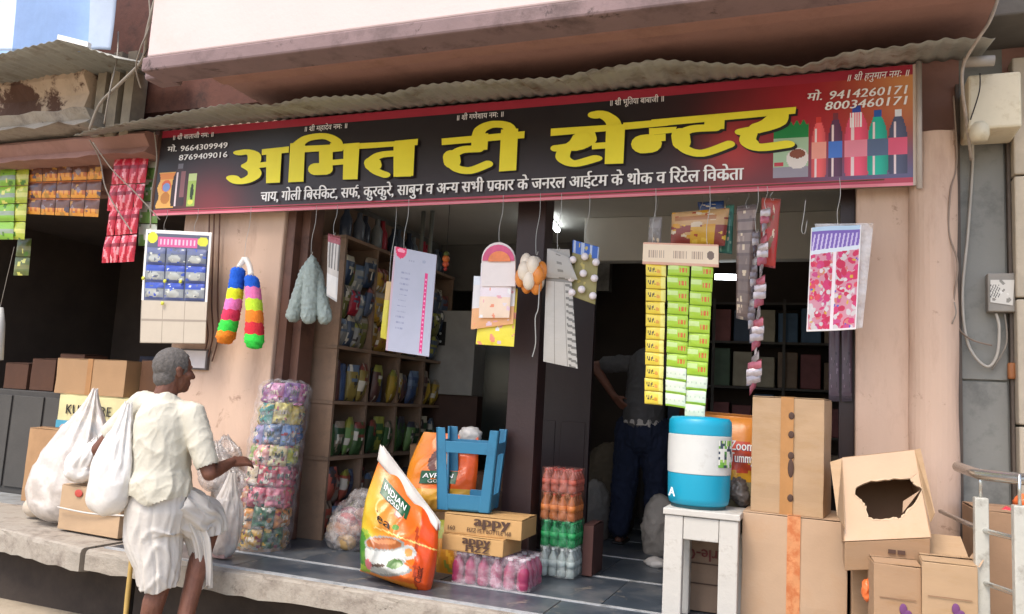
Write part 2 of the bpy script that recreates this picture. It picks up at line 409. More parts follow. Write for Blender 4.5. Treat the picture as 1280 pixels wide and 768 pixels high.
mt_bagfilm = film('bag_film', '#ddd5cd', opac=.60, rough=.30, bump=.35, bscale=12, white=.30)
mt_poly = film('milky_polythene', '#f2ece6', opac=.6, rough=.3, bump=.5, bscale=9, white=.3)
mt_polyw = M('white_polythene', '#c4beb6', .35, .05, 6, .5, 14, sheen=0)
tube_mat = emit('tube_glow', '#f4fbff', 7)
mt_tealp = M('teal_plastic', '#0b93b2', .38, .04, 5, .05, 30)
mt_bluep = M('blue_plastic', '#2f7597', .42, .06, 5, .06, 30, dirt='#28607e', dscale=7)
mt_whitepl = M('white_plastic', '#c4c4bf', .45, .05, 6, .05, 40, dirt='#a9a59c', dscale=9, dlo=.58, dhi=.8)
mt_whitewood = M('white_painted_wood', '#b9b5ad', .6, .06, 6, .2, 40, dirt='#8a8074', dscale=9, dlo=.56, dhi=.75)
mt_shelf = M('shelf_board', '#8a6f5a', .7, .15, 5, .1, 40, dirt='#6a5848', dscale=4)
mt_skin = M('brown_skin', '#6d4433', .6, .16, 14, .35, 90, dirt='#553225', dscale=9, dlo=.5, dhi=.8)
mt_hair = M('grey_hair', '#625d59', .85, .25, 60, .8, 160)
mt_shirt = M('cream_cotton', '#c9c4b4', .9, .05, 8, .25, 60, dirt='#a8a08a', dscale=4, dlo=.5, dhi=.8)
mt_dhoti = M('white_cotton', '#c8c2ba', .9, .06, 8, .25, 60)
mt_bamboo = M('bamboo', '#b0904c', .5, .15, 20, .1, 60)

# ---------------------------------------------------------------- ground and platforms
mb = MB(); mb.box(-300, 300, -300, 300, -.3, 0); obj('street', mb, mt_street, kind='structure')
FZ, FY = .5, 3.83
def ragged(x0, x1, y, z, n, amp, seed):
    rnd = random.Random(seed); return [Vector((x0+(x1-x0)*i/n, y, z+rnd.uniform(-amp, amp))) for i in range(n+1)]
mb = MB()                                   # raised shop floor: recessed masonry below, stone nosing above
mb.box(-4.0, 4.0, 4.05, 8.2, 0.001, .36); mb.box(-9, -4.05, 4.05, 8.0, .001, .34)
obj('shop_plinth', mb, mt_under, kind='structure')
pl = MB()
def nosing(mb, x0, x1, ya, yb, z1, z0, back, n, seed):      # slab with an uneven broken lower edge
    rnd = random.Random(seed); rows = []
    for i in range(n+1):
        t = i/n; x = x0+(x1-x0)*t; y = ya+(yb-ya)*t; j = rnd.uniform(-.006, .006); b = z0+rnd.uniform(-.008, .008)
        rows.append([(x, back, z1), (x, y+.02, z1), (x, y+.004, z1-.008), (x, y+j, z1-.03), (x, y+j*.6, (z1+b)/2), (x, y+j*.5, b), (x, y+.05, b-.01), (x, back, b)])
    mb.grid(rows)
    for r in (rows[0], rows[-1]): mb.add(r, [tuple(range(8))])
nosing(pl, -4.07, 3.2, FY-.12, FY, FZ-.006, .375, 4.2, 70, 3)
obj('front_nosing', pl, mt_slab, kind='structure')
pl = MB(); nosing(pl, -9, -4.10, 4.55, 3.70, FZ+.0, .36, 4.75, 60, 5)
obj('neighbour_nosing', pl, mt_slab, kind='structure')
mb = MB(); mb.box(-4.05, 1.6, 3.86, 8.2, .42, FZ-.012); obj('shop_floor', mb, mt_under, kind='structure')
mb = MB(); mb.box(-9, -4.12, 4.62, 8.0, .40, FZ+.004); obj('neighbour_floor', mb, mt_slabtop, kind='structure')
floor = bpy.data.objects['shop_floor']
ys = [3.80, 4.16, 4.85, 5.55, 6.25, 6.95, 7.65]
for k in range(len(ys)-1):
    y0, y1 = ys[k]+.028, ys[k+1]
    xs = [-4.03+j*.93+(.2 if k % 2 else 0) for j in range(7)]
    for j in range(6):
        mb = MB(); mb.box(xs[j]+.003, xs[j+1]-.003, y0+.003, y1-.003, FZ-.03, FZ+random.uniform(-.0015, .0015))
        obj('floor_tile', mb, mt_tile, floor)
    mb = MB(); mb.box(-4.03, 1.6, ys[k]+.001, ys[k]+.027, FZ-.03, FZ+.003); obj('marble_strip', mb, mt_marble, floor)
ng = random.Random(4)

# ---------------------------------------------------------------- the shop building
shop = empty('shop_building', (-1.7, 4.6, .5), 'pink plastered shop house with white balcony front over the tea shop', 'building')
def part(name, mb, mat, parent=shop, **k): return obj(name, mb, mat, parent, **k)
b = MB(); b.box(-4.36, -3.47, 4.5, 4.75, .38, 3.5); part('left_pier', b, mt_pink, bevel=.012)
b = MB(); b.box(-3.468, -3.40, 4.53, 4.74, .5, 3.2); b.box(-3.398, -3.33, 4.60, 4.76, .5, 3.1)
part('door_frame', b, mt_frame, bevel=.004)
b = MB(); b.box(.175, .43, 4.5, 4.75, .4, 3.03); part('right_pier', b, mt_pink, bevel=.01)
b = MB()                                      # rounded half column
rows = []
for i in range(30):
    z = .4+2.6*i/29; rows.append([(.535-.112*math.cos(a)*(1+.03*math.sin(z*9+a*3)), 4.5-.10*math.sin(a)*(1+.04*math.sin(z*5+a*2)), z) for a in [math.pi*j/14 for j in range(15)]])
b.grid(rows); b.box(.43, .645, 4.5, 4.75, .4, 3.03); part('round_column', b, mt_pink, smooth=False)
b = MB(); b.box(.10, .172, 4.58, 4.70, .5, 3.1); part('door_jamb', b, mt_door)
b = MB(); b.box(-5.5, 1.0, 4.602, 4.76, 3.04, 3.62); part('lintel', b, mt_brown)
b = MB(); b.box(-3.6, .72, 3.30, 3.46, 3.345, 5.4); part('balcony_front', b, mt_white_pl, bevel=.01)
b = MB(); b.box(-3.62, .72, 3.285, 3.47, 3.255, 3.34); part('balcony_edge_beam', b, mt_mauve, bevel=.012)
b = MB(); b.box(-3.62, .74, 3.46, 4.6, 3.46, 3.56); part('balcony_slab', b, mt_brown)
b = MB(); b.box(-3.6, .7, 3.80, 3.92, 3.425, 3.459); part('soffit_beam', b, mt_brown, bevel=.015)
b = MB(); b.box(-3.80, -3.63, 3.475, 3.62, 3.30, 5.4); part('end_pier', b, mt_mauve, bevel=.02)
# interior shell
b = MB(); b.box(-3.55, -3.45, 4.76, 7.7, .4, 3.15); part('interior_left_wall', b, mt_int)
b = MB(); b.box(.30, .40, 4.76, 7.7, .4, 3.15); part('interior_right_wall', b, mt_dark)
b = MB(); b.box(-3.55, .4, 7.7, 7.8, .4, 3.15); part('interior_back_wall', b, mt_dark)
b = MB(); b.box(-3.55, .4, 4.77, 7.7, 3.0, 3.1); part('ceiling', b, mt_ceil)
b = MB(); b.box(-1.75, .298, 6.0, 6.12, 2.65, 2.998); part('inner_beam', b, mt_ceil, bevel=.006)
b = MB(); b.box(-3.44, -1.76, 6.9, 7.0, 2.55, 2.998); part('rear_beam', b, mt_int)
b = MB(); b.box(-1.79, -1.60, 4.62, 4.78, .5, 3.05); part('door_post', b, mt_maroon, bevel=.006)
d = MB(); d.box(-1.96, -1.50, 5.50, 5.55, .5, 2.35); d.box(-1.93, -1.75, 5.494, 5.51, .7, 1.4); d.box(-1.71, -1.53, 5.494, 5.51, .7, 1.4)
part('inner_door', d, mt_door, bevel=.004)
b = MB(); b.box(-2.62, -2.02, 6.2, 6.25, .5, 2.5); part('glazed_partition', b, M('dark_glass', '#101614', .15, .1, 3, .05))

for i, (p, q, y) in enumerate([((682, 270), (697, 288), None), ((889, 346), (921, 347), 6.3)]):
    t = empty('tube_light', at(*p, 6.0), ['short glowing tube light under the ceiling right of the maroon post', 'glowing tube light below the inner beam between hanging strips'][i], 'lamp')
    if i == 0: A, B = onz(p[0], p[1], 2.97), onz(q[0], q[1], 2.97)
    else: A, B = at(p[0]+5, p[1], y), at(q[0]+8, q[1], y)
    b = MB(); b.tube([A, B], .022, 10); obj('glow_tube', b, tube_mat, t, smooth=True)
    b = MB(); o_ = Vector((0, 0, .03)) if i == 0 else Vector((0, .035, 0)); b.tube([A+o_, B+o_], .026, 6); obj('batten', b, mt_whitepl, t)

# ---------------------------------------------------------------- neighbours
nb = empty('neighbour_shop', (-5.6, 4.9, .5), 'dark open neighbouring shop with crumbling cream lintel at the left', 'building')
b = MB(); b.box(-9, -4.37, 4.8, 4.9, 3.02, 3.5); part('lintel', b, mt_brown, nb)
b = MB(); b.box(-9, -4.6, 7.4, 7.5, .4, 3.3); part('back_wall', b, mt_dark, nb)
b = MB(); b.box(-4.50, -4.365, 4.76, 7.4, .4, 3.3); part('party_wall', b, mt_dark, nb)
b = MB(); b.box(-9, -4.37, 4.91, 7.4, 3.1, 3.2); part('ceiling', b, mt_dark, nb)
b = MB(); b.box(-6.9, -5.75, 5.0, 5.3, .5, 1.38); part('counter', b, M('grey_counter', '#3d3a37', .7, .15, 4, .2, 30), nb, bevel=.01)
for i in range(3):
    b = MB(); b.box(-6.88+i*.38, -6.53+i*.38, 4.985, 4.999, .56, 1.33); part('counter_panel', b, M('grey_panel', '#474440', .7, .12, 4, .2, 30), nb, bevel=.004)
b = MB(); b.box(-8.2, -8.1, 4.8, 7.4, .4, 3.3); part('side_wall', b, mt_dark, nb)
# crumbling cream lintel and coping (irregular plaster)
def slabby(x0, x1, y, z0, z1, amp, seed, n=40, dep=.35):
    m = MB(); rows = []
    for i in range(n+1):
        x = x0+(x1-x0)*i/n; a = noise.noise(Vector((x*3, seed, 0)))*amp; c_ = noise.noise(Vector((x*5, seed, 9)))*amp
        rows.append([(x, y+dep, z1), (x, y+a*.5, z1+a*.3), (x, y-.03+c_, (z0+z1)/2+.05), (x, y+.03+a, (z0*2+z1)/3), (x, y-.01+c_*.6, z0+c_), (x, y+dep, z0)])
    m.grid(rows); m.add(rows[-1], [tuple(range(6))]); m.add(rows[0], [tuple(range(6))]); return m
mt_crumb = M('crumbling_plaster', '#bda68e', .9, .15, 5, .9, 14, dirt='#5a3e30', dscale=2.6, dlo=.47, dhi=.52)
part('lintel_band', slabby(-9, -5.13, 4.2, 3.50, 3.90, .05, 1), mt_crumb, nb)
part('lower_coping', slabby(-9, -5.0, 4.12, 3.36, 3.47, .05, 2), mt_slab, nb)
part('lower_beam', slabby(-9, -4.6, 4.3, 3.17, 3.33, .03, 3, dep=.5), mt_brown, nb)
b = MB()
for x in (-5.05, -4.93, -4.8): b.box(x-.045, x+.04, 4.25+.1*(x+5), 4.4, 3.3, 3.95)
part('wall_batten', b, M('grey_plank', '#8f8371', .85, .2, 8, .3, 30), nb)
b = MB(); b.box(-5.9, -3.64, 4.42, 4.58, 3.52, 8.0); part('recess_wall', b, M('red_brown_wall', '#5e3a30', .9, .25, 3, .4, 20, dirt='#33211c', dscale=3), nb)
# blue banner above with folds
def fb(u, v, c):
    c[:] = L3('#7f9ac4')*(1+.15*np.sin(u*9))[..., None]; c[u < .42] = L3('#c3d3ea'); disk(u, v, c, .1, .1, .22, .45, '#e9eef2'); disk(u, v, c, .02, .05, .06, .3, '#9db39a')
    c[u > .86] = L3('#a9b6c8')
bn = printed('cloth_banner', [at(-60, -60, 3.9), at(150, -60, 3.9), at(137, 62, 3.9), at(-60, 66, 3.9)], 60, 30, fb, M('banner_cloth', '#ffffff', .7, .08, 5, .2, 20, attr=True), bulge=lambda u, v: .02*math.sin(u*22)+.015*math.sin(u*9+v*3), thick=.003,
             label='faded blue and white banner above the neighbour awning at top left', cat='banner')
# neighbour tin sheet
def tinsheet(pts, y0, y1, rise, back=None, amp=.005, pitch=.075, n_y=4):
    """corrugated sheet: front edge given as (x, z) knots"""
    xs = [p[0] for p in pts]; x = xs[0]; rows = []
    N = int((xs[-1]-xs[0])/pitch*8)
    for j in range(n_y+1):
        t = j/n_y; row = []
        for i in range(N+1):
            x = xs[0]+(xs[-1]-xs[0])*i/N; z = np.interp(x, xs, [p[1] for p in pts])
            row.append((x, y0+(y1-y0)*t, z*(1-t)+(back if back else pts[0][1]*.5+pts[-1][1]*.5+rise)*t+amp*math.sin(2*math.pi*x/pitch)))
        rows.append(row)
    m = MB(); m.grid(rows); return m
P_ = [at(px, py, 3.75) for px, py in ((-80, 86), (0, 68), (30, 60), (73, 50), (108, 60), (145, 72))]
aw2 = empty('neighbour_awning', P_[2], 'short corrugated tin awning under the blue banner at top left', 'awning')
part('tin_sheet', tinsheet([(p.x, p.z) for p in P_], 3.75, 4.35, .12), mt_tin, aw2, solid=.002, smooth=True)
b = MB(); b.prism([P_[3]+Vector((0, -.01, .0)), P_[4]+Vector((.02, -.01, .0)), P_[4]+Vector((.02, -.01, .035)), P_[3]+Vector((0, -.01, .035))], (0, .03, 0)); part('edge_strip', b, M('bright_tin', '#e8e6e0', .4, .05), aw2)

gr = empty('grey_shutter_building', (.9, 4.6, .3), 'grey metal clad shop front to the right of the pink column', 'building')
b = MB(); b.box(.655, 3.2, 4.62, 4.8, .2, 6); part('wall', b, mt_shutter, gr)
for z0, z1 in ((.3, 1.745), (1.755, 3.0), (3.012, 3.5)):
    b = MB(); b.box(.675, .875, 4.600, 4.619, z0, z1); part('metal_panel', b, mt_shutter, gr, bevel=.003)
b = MB(); b.box(.655, .672, 4.57, 4.618, .3, 3.3); b.box(.884, .897, 4.57, 4.618, .3, 3.3); part('shutter_guide', b, M('guide_rust', '#5b4f45', .6, .2, 8, .2), gr)
for i in range(5):
    b = MB(); b.box(.90, 1.5, 4.50, 4.6, .3+i*.62, .3+i*.62+.61); part('stone_block', b, mt_stonec, gr, bevel=.008)
b = MB(); b.box(.66, 3.2, 4.2, 4.6, 3.48, 3.6); part('concrete_canopy', b, M('grey_concrete', '#5f5a54', .9, .15, 4, .3, 20), gr, bevel=.01)

# ---------------------------------------------------------------- awning over the sign
ek = [(92, 170), (110, 163), (200, 145), (283, 130), (340, 131), (380, 122), (480, 118), (531, 106), (597, 101), (700, 97), (760, 83), (820, 73), (900, 78), (1000, 82), (1062, 63), (1120, 57), (1182, 47), (1245, 46)]
E_ = [at(px, py, 4.05) for px, py in ek]
awn = empty('tin_awning', E_[9], 'long wavy corrugated tin awning above the black signboard', 'awning')
cuts = [(-99, -2.55), (-2.62, -1.15), (-1.22, 99)]
xs_ = [p.x for p in E_]; zs_ = [p.z for p in E_]
for k, (a, b_) in enumerate(cuts):
    lo, hi = max(a, xs_[0]), min(b_, xs_[-1])
    kn = [(x, float(np.interp(x, xs_, zs_))+.004*(k % 2)) for x in sorted([lo, hi]+[x for x in xs_ if lo < x < hi])]
    part('tin_sheet', tinsheet(kn, 4.05+.006*k, 4.43+.006*k, .0, 3.375+.003*k), mt_tin, awn, solid=.0015, smooth=True)
b = MB()
for x in (-4.4, -3.2, -1.9, -.7): b = MB(); b.box(x-.015, x+.015, 4.45, 4.60, 3.385, 3.41); part('support_bar', b, mt_frame, awn)

# ---------------------------------------------------------------- signboard
SX0, SX1, SZ0, SZ1, SY = -4.56, .452, 2.715, 3.357, 4.40
sign = empty('signboard', (-2.05, SY, SZ0), 'long black and red shop signboard with yellow Hindi lettering', 'sign')
NU, NV = 960, 120
def fsign(u, v, c):
    def mixc(A, B, t): return A*(1-t[..., None])+B*t[..., None]
    K = L3('#221c1f'); c[:] = K
    t = np.clip((v-.45)/.6, 0, 1)*.28; c[:] = mixc(c, L3('#5a3f44'), t)
    t = np.exp(-(((u-.10)/.05)**2+((v-.95)/.38)**2)); c[:] = mixc(c, L3('#8a3034'), np.clip(t*.8, 0, 1))
    t = np.exp(-(((u-.93)/.095)**2+((v-.25)/.75)**2)); c[:] = mixc(c, L3('#a8222f'), np.clip(t*1.25, 0, 1))
    t = np.exp(-(((u-.82)/.03)**2+((v-.62)/.3)**2)); c[:] = mixc(c, L3('#b83836'), np.clip(t*.8, 0, 1))
    t = np.clip((u-.86)/.1, 0, 1)*np.clip((v-.5)/.4, 0, 1)*.8; c[:] = mixc(c, L3('#5c6790'), t)
    t = np.exp(-(((u-1.0)/.05)**2+((v-.1)/.4)**2)); c[:] = mixc(c, L3('#e0a060'), np.clip(t*.8, 0, 1))
    c[v < .085] = L3('#a62c3e'); c[v > .935] = L3('#b84054'); c[v > .975] = L3('#e88a98'); c[u > .9965] = L3('#c8b8a8')
    # printed pictures, right: green packet and bottles
    def bottle(cu, w_, v0, cap, body, liq=None, lab=None):
        x = (u-cu)/w_; prof = np.interp(v, [v0, v0+.05, v0+.07, v0+.15, v0+.25, .86, .90], [.36, .36, .5, .85, 1, 1, .9])
        m = (np.abs(x) < prof) & (v > v0) & (v < .90); c[m] = L3(body)*(1+.25*np.cos(x[m]*2.5))[:, None]
        c[m & (v < v0+.055)] = L3(cap)
        c[m & (np.abs(x+.35) < .12) & (v > v0+.1)] = L3('#f0d8d8')
        if lab: c[m & (v > .60) & (v < .74)] = L3(lab)
    m = (u > .861) & (u < .897) & (v > .42+.02*np.sin(u*900)) & (v < .89); c[m] = L3('#a9c6a4'); c[m & (v < .55)] = L3('#16833f'); c[m & (v > .80)] = L3('#9a93a0')
    disk(u, v, c, .886, .73, .011, .09, '#e6ddd6'); disk(u, v, c, .886, .69, .008, .04, '#8a4a30'); rect(u, v, c, .862, .872, .76, .79, '#c43a48')
    bottle(.907, .0075, .38, '#d23a34', '#e05a5c', lab='#f0a090'); bottle(.9235, .0072, .36, '#7a3540', '#5a3450', lab='#4a7ad0')
    bottle(.944, .0115, .31, '#3450a8', '#e0506c', lab='#e88a9c'); bottle(.964, .0095, .36, '#2a5aa8', '#1fa890', lab='#5a6a88'); bottle(.983, .009, .37, '#e4e4e8', '#4d5068', lab='#e05a78')
    m = (u > .938) & (u < .950) & (v > .37) & (v < .49); c[m & (np.sin(u*2600) > .1)] = L3('#f4f0f0')
    # left: orange packet, dark bottle, lime packet
    m = (np.abs(u-.020) < .0145+.002*np.sin(v*30)) & (v > .50) & (v < .92); c[m] = L3('#f0b458'); c[m & (v > .51) & (v < .58)] = L3('#e68a3a')
    disk(u, v, c, .020, .66, .009, .07, '#e8683c'); disk(u, v, c, .020, .675, .007, .05, '#7f9ad0'); disk(u, v, c, .020, .80, .0085, .07, '#c98030')
    bottle(.043, .0125, .41, '#6f6a70', '#3c2a2e'); rect(u, v, c, .046, .054, .50, .80, '#8e5a5c')
    m = (np.abs(u-.068) < .0075) & (v > .53) & (v < .91); c[m] = L3('#a9c45c'); c[m & (v < .62)] = L3('#c8d890'); disk(u, v, c, .0685, .75, .003, .1, '#2a3a18'); disk(u, v, c, .067, .86, .005, .03, '#e0e060')
face = printed('sign_face', [Vector((SX0, SY, SZ1)), Vector((SX1, SY, SZ1)), Vector((SX1, SY, SZ0)), Vector((SX0, SY, SZ0))], NU, NV, fsign, mt_sign, sign,
               bulge=lambda u, v: .004*math.sin(u*25)*math.sin(v*3.14)+.006*math.sin(u*7+v*2))
b = MB(); b.box(SX0, SX1, SY+.012, SY+.04, SZ0+.005, SZ1-.005); part('backing_frame', b, M('backing', '#7c6f60', .7), sign)
b = MB(); b.tube([(SX1+.012, SY-.01, SZ0-.02), (SX1+.012, SY-.01, SZ1+.01)], .014, 8); part('frame_tube', b, M('frame_white', '#b9aea4', .5, .1), sign, smooth=True)
b = MB(); b.tube([(SX0-.012, SY, SZ0-.0), (SX0-.012, SY, SZ1)], .012, 8); part('frame_tube', b, mt_frame, sign, smooth=True)
# the big hand drawn letters: a broad flat pen dragged along each stroke
LC = {1: (190, 130, 1280/330), 2: (500, 100, 1280/330), 3: (820, 70, 1280/340)}
def spt(c_, x, y, yy):
    ox, oy, s = LC[c_]; p = at(ox+x/s, oy+y/s, SY); return Vector((p.x, yy, p.z))
def stroke(mb, c_, pts, pa, pb, yy, sp=True, dx=0, dz=0):
    P = [Vector((p[0], p[1], 0)) for p in pts]
    if sp and len(P) > 2: P = spline(P, 5)
    E = [[(p.x+pa*math.cos(t), p.y+pb*math.sin(t)) for t in [2*math.pi*k/14 for k in range(14)]] for p in P]
    for i in range(len(P)-1):
        h = hull(E[i]+E[i+1]); vs = [spt(c_, x, y, yy-.000019*i)+Vector((dx, 0, dz)) for x, y in h]
        mb.add(vs, [tuple(range(len(vs)))])
def poly(mb, c_, pts, yy, dx=0, dz=0): mb.add([spt(c_, x, y, yy)+Vector((dx, 0, dz)) for x, y in pts], [tuple(range(len(pts)))])
GL = [  # (crop, kind, points, pen a, pen b)
 ('letter_a', 1, 's', [(432, 240), (470, 236), (500, 250), (498, 285), (470, 303)], 30, 11),
 ('letter_a', 1, 's', [(470, 305), (500, 325), (500, 352), (462, 374), (420, 378), (398, 362)], 30, 12),
 ('letter_a', 1, 'p', [(510, 290), (575, 282), (575, 308), (510, 316)]), ('letter_a', 1, 'p', [(540, 224), (671, 210), (669, 240), (539, 252)]),
 ('letter_a', 1, 'p', [(562, 225), (637, 219), (627, 385), (560, 388)]),
 ('vowel_i', 1, 'p', [(676, 195), (748, 185), (740, 380), (666, 383)]), ('vowel_i', 1, 's', [(716, 198), (760, 170), (840, 160), (893, 180), (908, 208)], 25, 13), ('vowel_i', 1, 'p', [(869, 195), (932, 195), (930, 232), (875, 238)]),
 ('letter_ma', 1, 'p', [(745, 207), (1100, 190), (1100, 216), (744, 238)]), ('letter_ma', 1, 'p', [(816, 205), (882, 203), (882, 325), (816, 325)]), ('letter_ma', 1, 's', [(800, 320), (846, 318)], 34, 26),
 ('letter_ma', 1, 'p', [(870, 276), (940, 270), (940, 297), (870, 303)]), ('letter_ma', 1, 'p', [(936, 198), (1013, 192), (1003, 369), (932, 371)]),
 ('letter_ta', 1, 'p', [(1090, 190), (1279, 180), (1279, 203), (1090, 216)]), ('letter_ta', 1, 's', [(1195, 243), (1110, 252), (1068, 285), (1085, 325), (1135, 347)], 24, 13), ('letter_ta', 1, 's', [(1075, 290), (1078, 300)], 38, 26),
 ('letter_ta', 1, 'p', [(1197, 196), (1280, 190), (1272, 352), (1188, 358)]), ('letter_ta', 2, 'p', [(-20, 300), (93, 290), (91, 320), (-20, 330)]), ('letter_ta', 2, 'p', [(-25, 315), (68, 312), (60, 472), (-25, 474)]),
 ('letter_tta', 2, 'p', [(206, 288), (608, 252), (606, 286), (207, 320)]), ('letter_tta', 2, 'p', [(352, 270), (432, 262), (428, 342), (349, 348)]),
 ('letter_tta', 2, 's', [(385, 338), (300, 345), (250, 385), (275, 430), (345, 443), (430, 412)], 24, 15), ('letter_tta', 2, 's', [(255, 378), (258, 400)], 38, 30),
 ('vowel_ii', 2, 's', [(382, 285), (395, 245), (450, 220), (520, 225), (545, 260)], 28, 15), ('vowel_ii', 2, 'p', [(494, 245), (577, 240), (567, 442), (484, 448)]),
 ('letter_sa', 2, 'p', [(735, 240), (1010, 222), (1010, 252), (733, 276)]), ('letter_sa', 2, 's', [(900, 262), (905, 300), (860, 325)], 45, 18), ('letter_sa', 2, 's', [(870, 322), (800, 332), (757, 336)], 22, 14),
 ('letter_sa', 2, 's', [(800, 345), (795, 385), (850, 410), (950, 385)], 32, 14), ('letter_sa', 2, 'p', [(934, 312), (1010, 306), (1010, 336), (934, 342)]), ('letter_sa', 2, 'p', [(1003, 228), (1095, 220), (1086, 410), (996, 413)]),
 ('letter_sa', 2, 's', [(885, 285), (870, 310), (850, 325)], 42, 22), ('letter_sa', 2, 'p', [(760, 322), (900, 300), (900, 340), (780, 356)]),
 ('vowel_e', 2, 's', [(950, 174), (985, 172), (1030, 200), (1045, 240)], 34, 16),
 ('letter_na', 2, 'p', [(1085, 212), (1300, 194), (1300, 226), (1085, 246)]), ('letter_na', 2, 's', [(1180, 316), (1215, 312)], 52, 40), ('letter_na', 3, 'p', [(-30, 345), (100, 338), (90, 365), (-30, 378)]), ('letter_na', 2, 'p', [(1190, 276), (1290, 266), (1290, 300), (1190, 310)]),
 ('letter_tta', 3, 'p', [(-20, 304), (660, 244), (656, 276), (-20, 338)]), ('letter_tta', 3, 'p', [(232, 290), (326, 282), (322, 348), (226, 352)]),
 ('letter_tta', 3, 's', [(280, 342), (165, 350), (115, 385), (135, 440), (220, 462), (345, 420)], 26, 15), ('letter_tta', 3, 's', [(118, 380), (122, 410)], 40, 32),
 ('letter_ra', 3, 's', [(575, 275), (565, 315), (500, 340)], 46, 20), ('letter_ra', 3, 's', [(520, 338), (450, 352), (400, 362)], 26, 14), ('letter_ra', 3, 's', [(440, 370), (435, 410), (490, 435), (615, 420)], 36, 16), ('letter_ra', 3, 's', [(430, 400), (450, 420)], 34, 22), ('letter_ra', 3, 's', [(560, 300), (520, 330), (480, 345)], 38, 22),
]
order = []
for g in GL:
    if not order or order[-1][0] != g[0]: order.append((g[0], [g]))
    else: order[-1][1].append(g)
for li, (name, gs) in enumerate(order):
    m = MB(); sh = MB()
    for i, g in enumerate(gs):
        _, c_, kd, pts = g[:4]; y1 = SY-.0125-.0010*i-.00031*(li % 3); y2 = SY-.0085-.0004*i-.00013*(li % 3); sd = .005+.006*(c_ == 3)
        if kd == 's': stroke(m, c_, pts, g[4]*1.1, g[5]*1.12, y1); stroke(sh, c_, pts, g[4]*1.1+1.5, g[5]*1.12+1.5, y2, dx=sd, dz=-sd)
        else: poly(m, c_, pts, y1); poly(sh, c_, pts, y2, dx=sd, dz=-sd)
    lo = obj(name, m, mt_yellow, sign, fix=False); obj('letter_outline', sh, mt_black, lo, fix=False)
def sign_text(name, s, p0, p1, h, fat=.012, shear=0, mat=None):
    a, b_ = at(*p0, SY), at(*p1, SY); m = MB()
    put_text(m, s, (a.x, SY-.013, (a.z+b_.z)/2), (1, 0, 0), (0, 0, 1), b_.x-a.x, h, fat, shear)
    return obj(name, m, mat or mt_whitep, sign, fix=False)
sign_text('text_line', 'चाय, गोली िब<स>िकट, सफ^, कुरकुरे, साबुन व अ<न>य सभी प~कार के जनरल आईटम के थोक व िरटेल िवक~ेता', (327, 254), (929, 224), .104, .032)
for s, p0, p1 in (('॥ श~ी बालाजी नमः ॥', (217, 176), (269, 172)), ('॥ श~ी महादेव नमः ॥', (381, 166), (436, 161)), ('॥ श~ी गणेशाय नमः ॥', (571, 152), (631, 147)), ('॥ श~ी भूितया बाबाजी ॥', (762, 134), (831, 128))):
    sign_text('prayer_line', s, p0, p1, .052, .012)
sign_text('prayer_line', '॥ श~ी हनुमान नमः ॥', (1057, 106), (1136, 94), .055, .012, .2)
sign_text('phone_prefix', 'मो.', (211, 191), (223, 190), .060, .02); sign_text('phone_line', '9664309949', (227, 189), (286, 187), .060, .02); sign_text('phone_line', '8769409016', (225, 201), (286, 198), .060, .02)
sign_text('phone_prefix', 'मो.', (1008, 128), (1028, 126), .066, .02, .2); sign_text('phone_line', '9414260171', (1035, 127), (1136, 117), .066, .02, .2); sign_text('phone_line', '8003460171', (1030, 140), (1136, 131), .066, .02, .2)
# ================================================================ hanging goods
HY = 4.34
def hang(parent, px, py, y=HY, top=2.735, curl=True):
    p = at(px, py, y); q = Vector((p.x+.004, y+.01, top)); m = MB()
    pts = [q, q.lerp(p, .35)+Vector((.006, 0, 0)), q.lerp(p, .7)+Vector((-.007, 0, 0)), p]
    if curl: pts += [p+Vector((.008, 0, -.012)), p+Vector((.012, 0, .006))]
    m.tube(spline(pts, 4), .0016, 5); return obj('hook_wire', m, mt_hook, parent)
def q4(a, b, c_, d, y=HY): return [at(*p, y) for p in (a, b, c_, d)]
def sub4(c4, u0_, u1_, v0, v1, push=0):
    a, b, c_, d = [Vector(p) for p in c4]
    f = lambda u, v: (a*(1-u)+b*u)*(1-v)+(d*(1-u)+c_*u)*v
    n = (b-a).cross(d-a).normalized(); n = -n if n.y > 0 else n
    return [f(u0_, v0)+n*push, f(u1_, v0)+n*push, f(u1_, v1)+n*push, f(u0_, v1)+n*push]
def packets(root, c4, nu, nv, t, fn, name='sachet', mat=None, gu=6, gv=5, skip=(), jit=.0):
    k = 0
    for j in range(nv):
        for i in range(nu):
            k += 1
            if (i, j) in skip: continue
            e = .02
            s4 = sub4(c4, (i+e)/nu, (i+1-e)/nu, (j+e)/nv, (j+1-e)/nv, random.uniform(0, jit))
            m = MB(); pillow(m, s4, t, gu, gv, fn(i, j), seed=k*7+nu, crimp=.12); obj(name, m, mat or mt_print, root, smooth=True, fix=False)

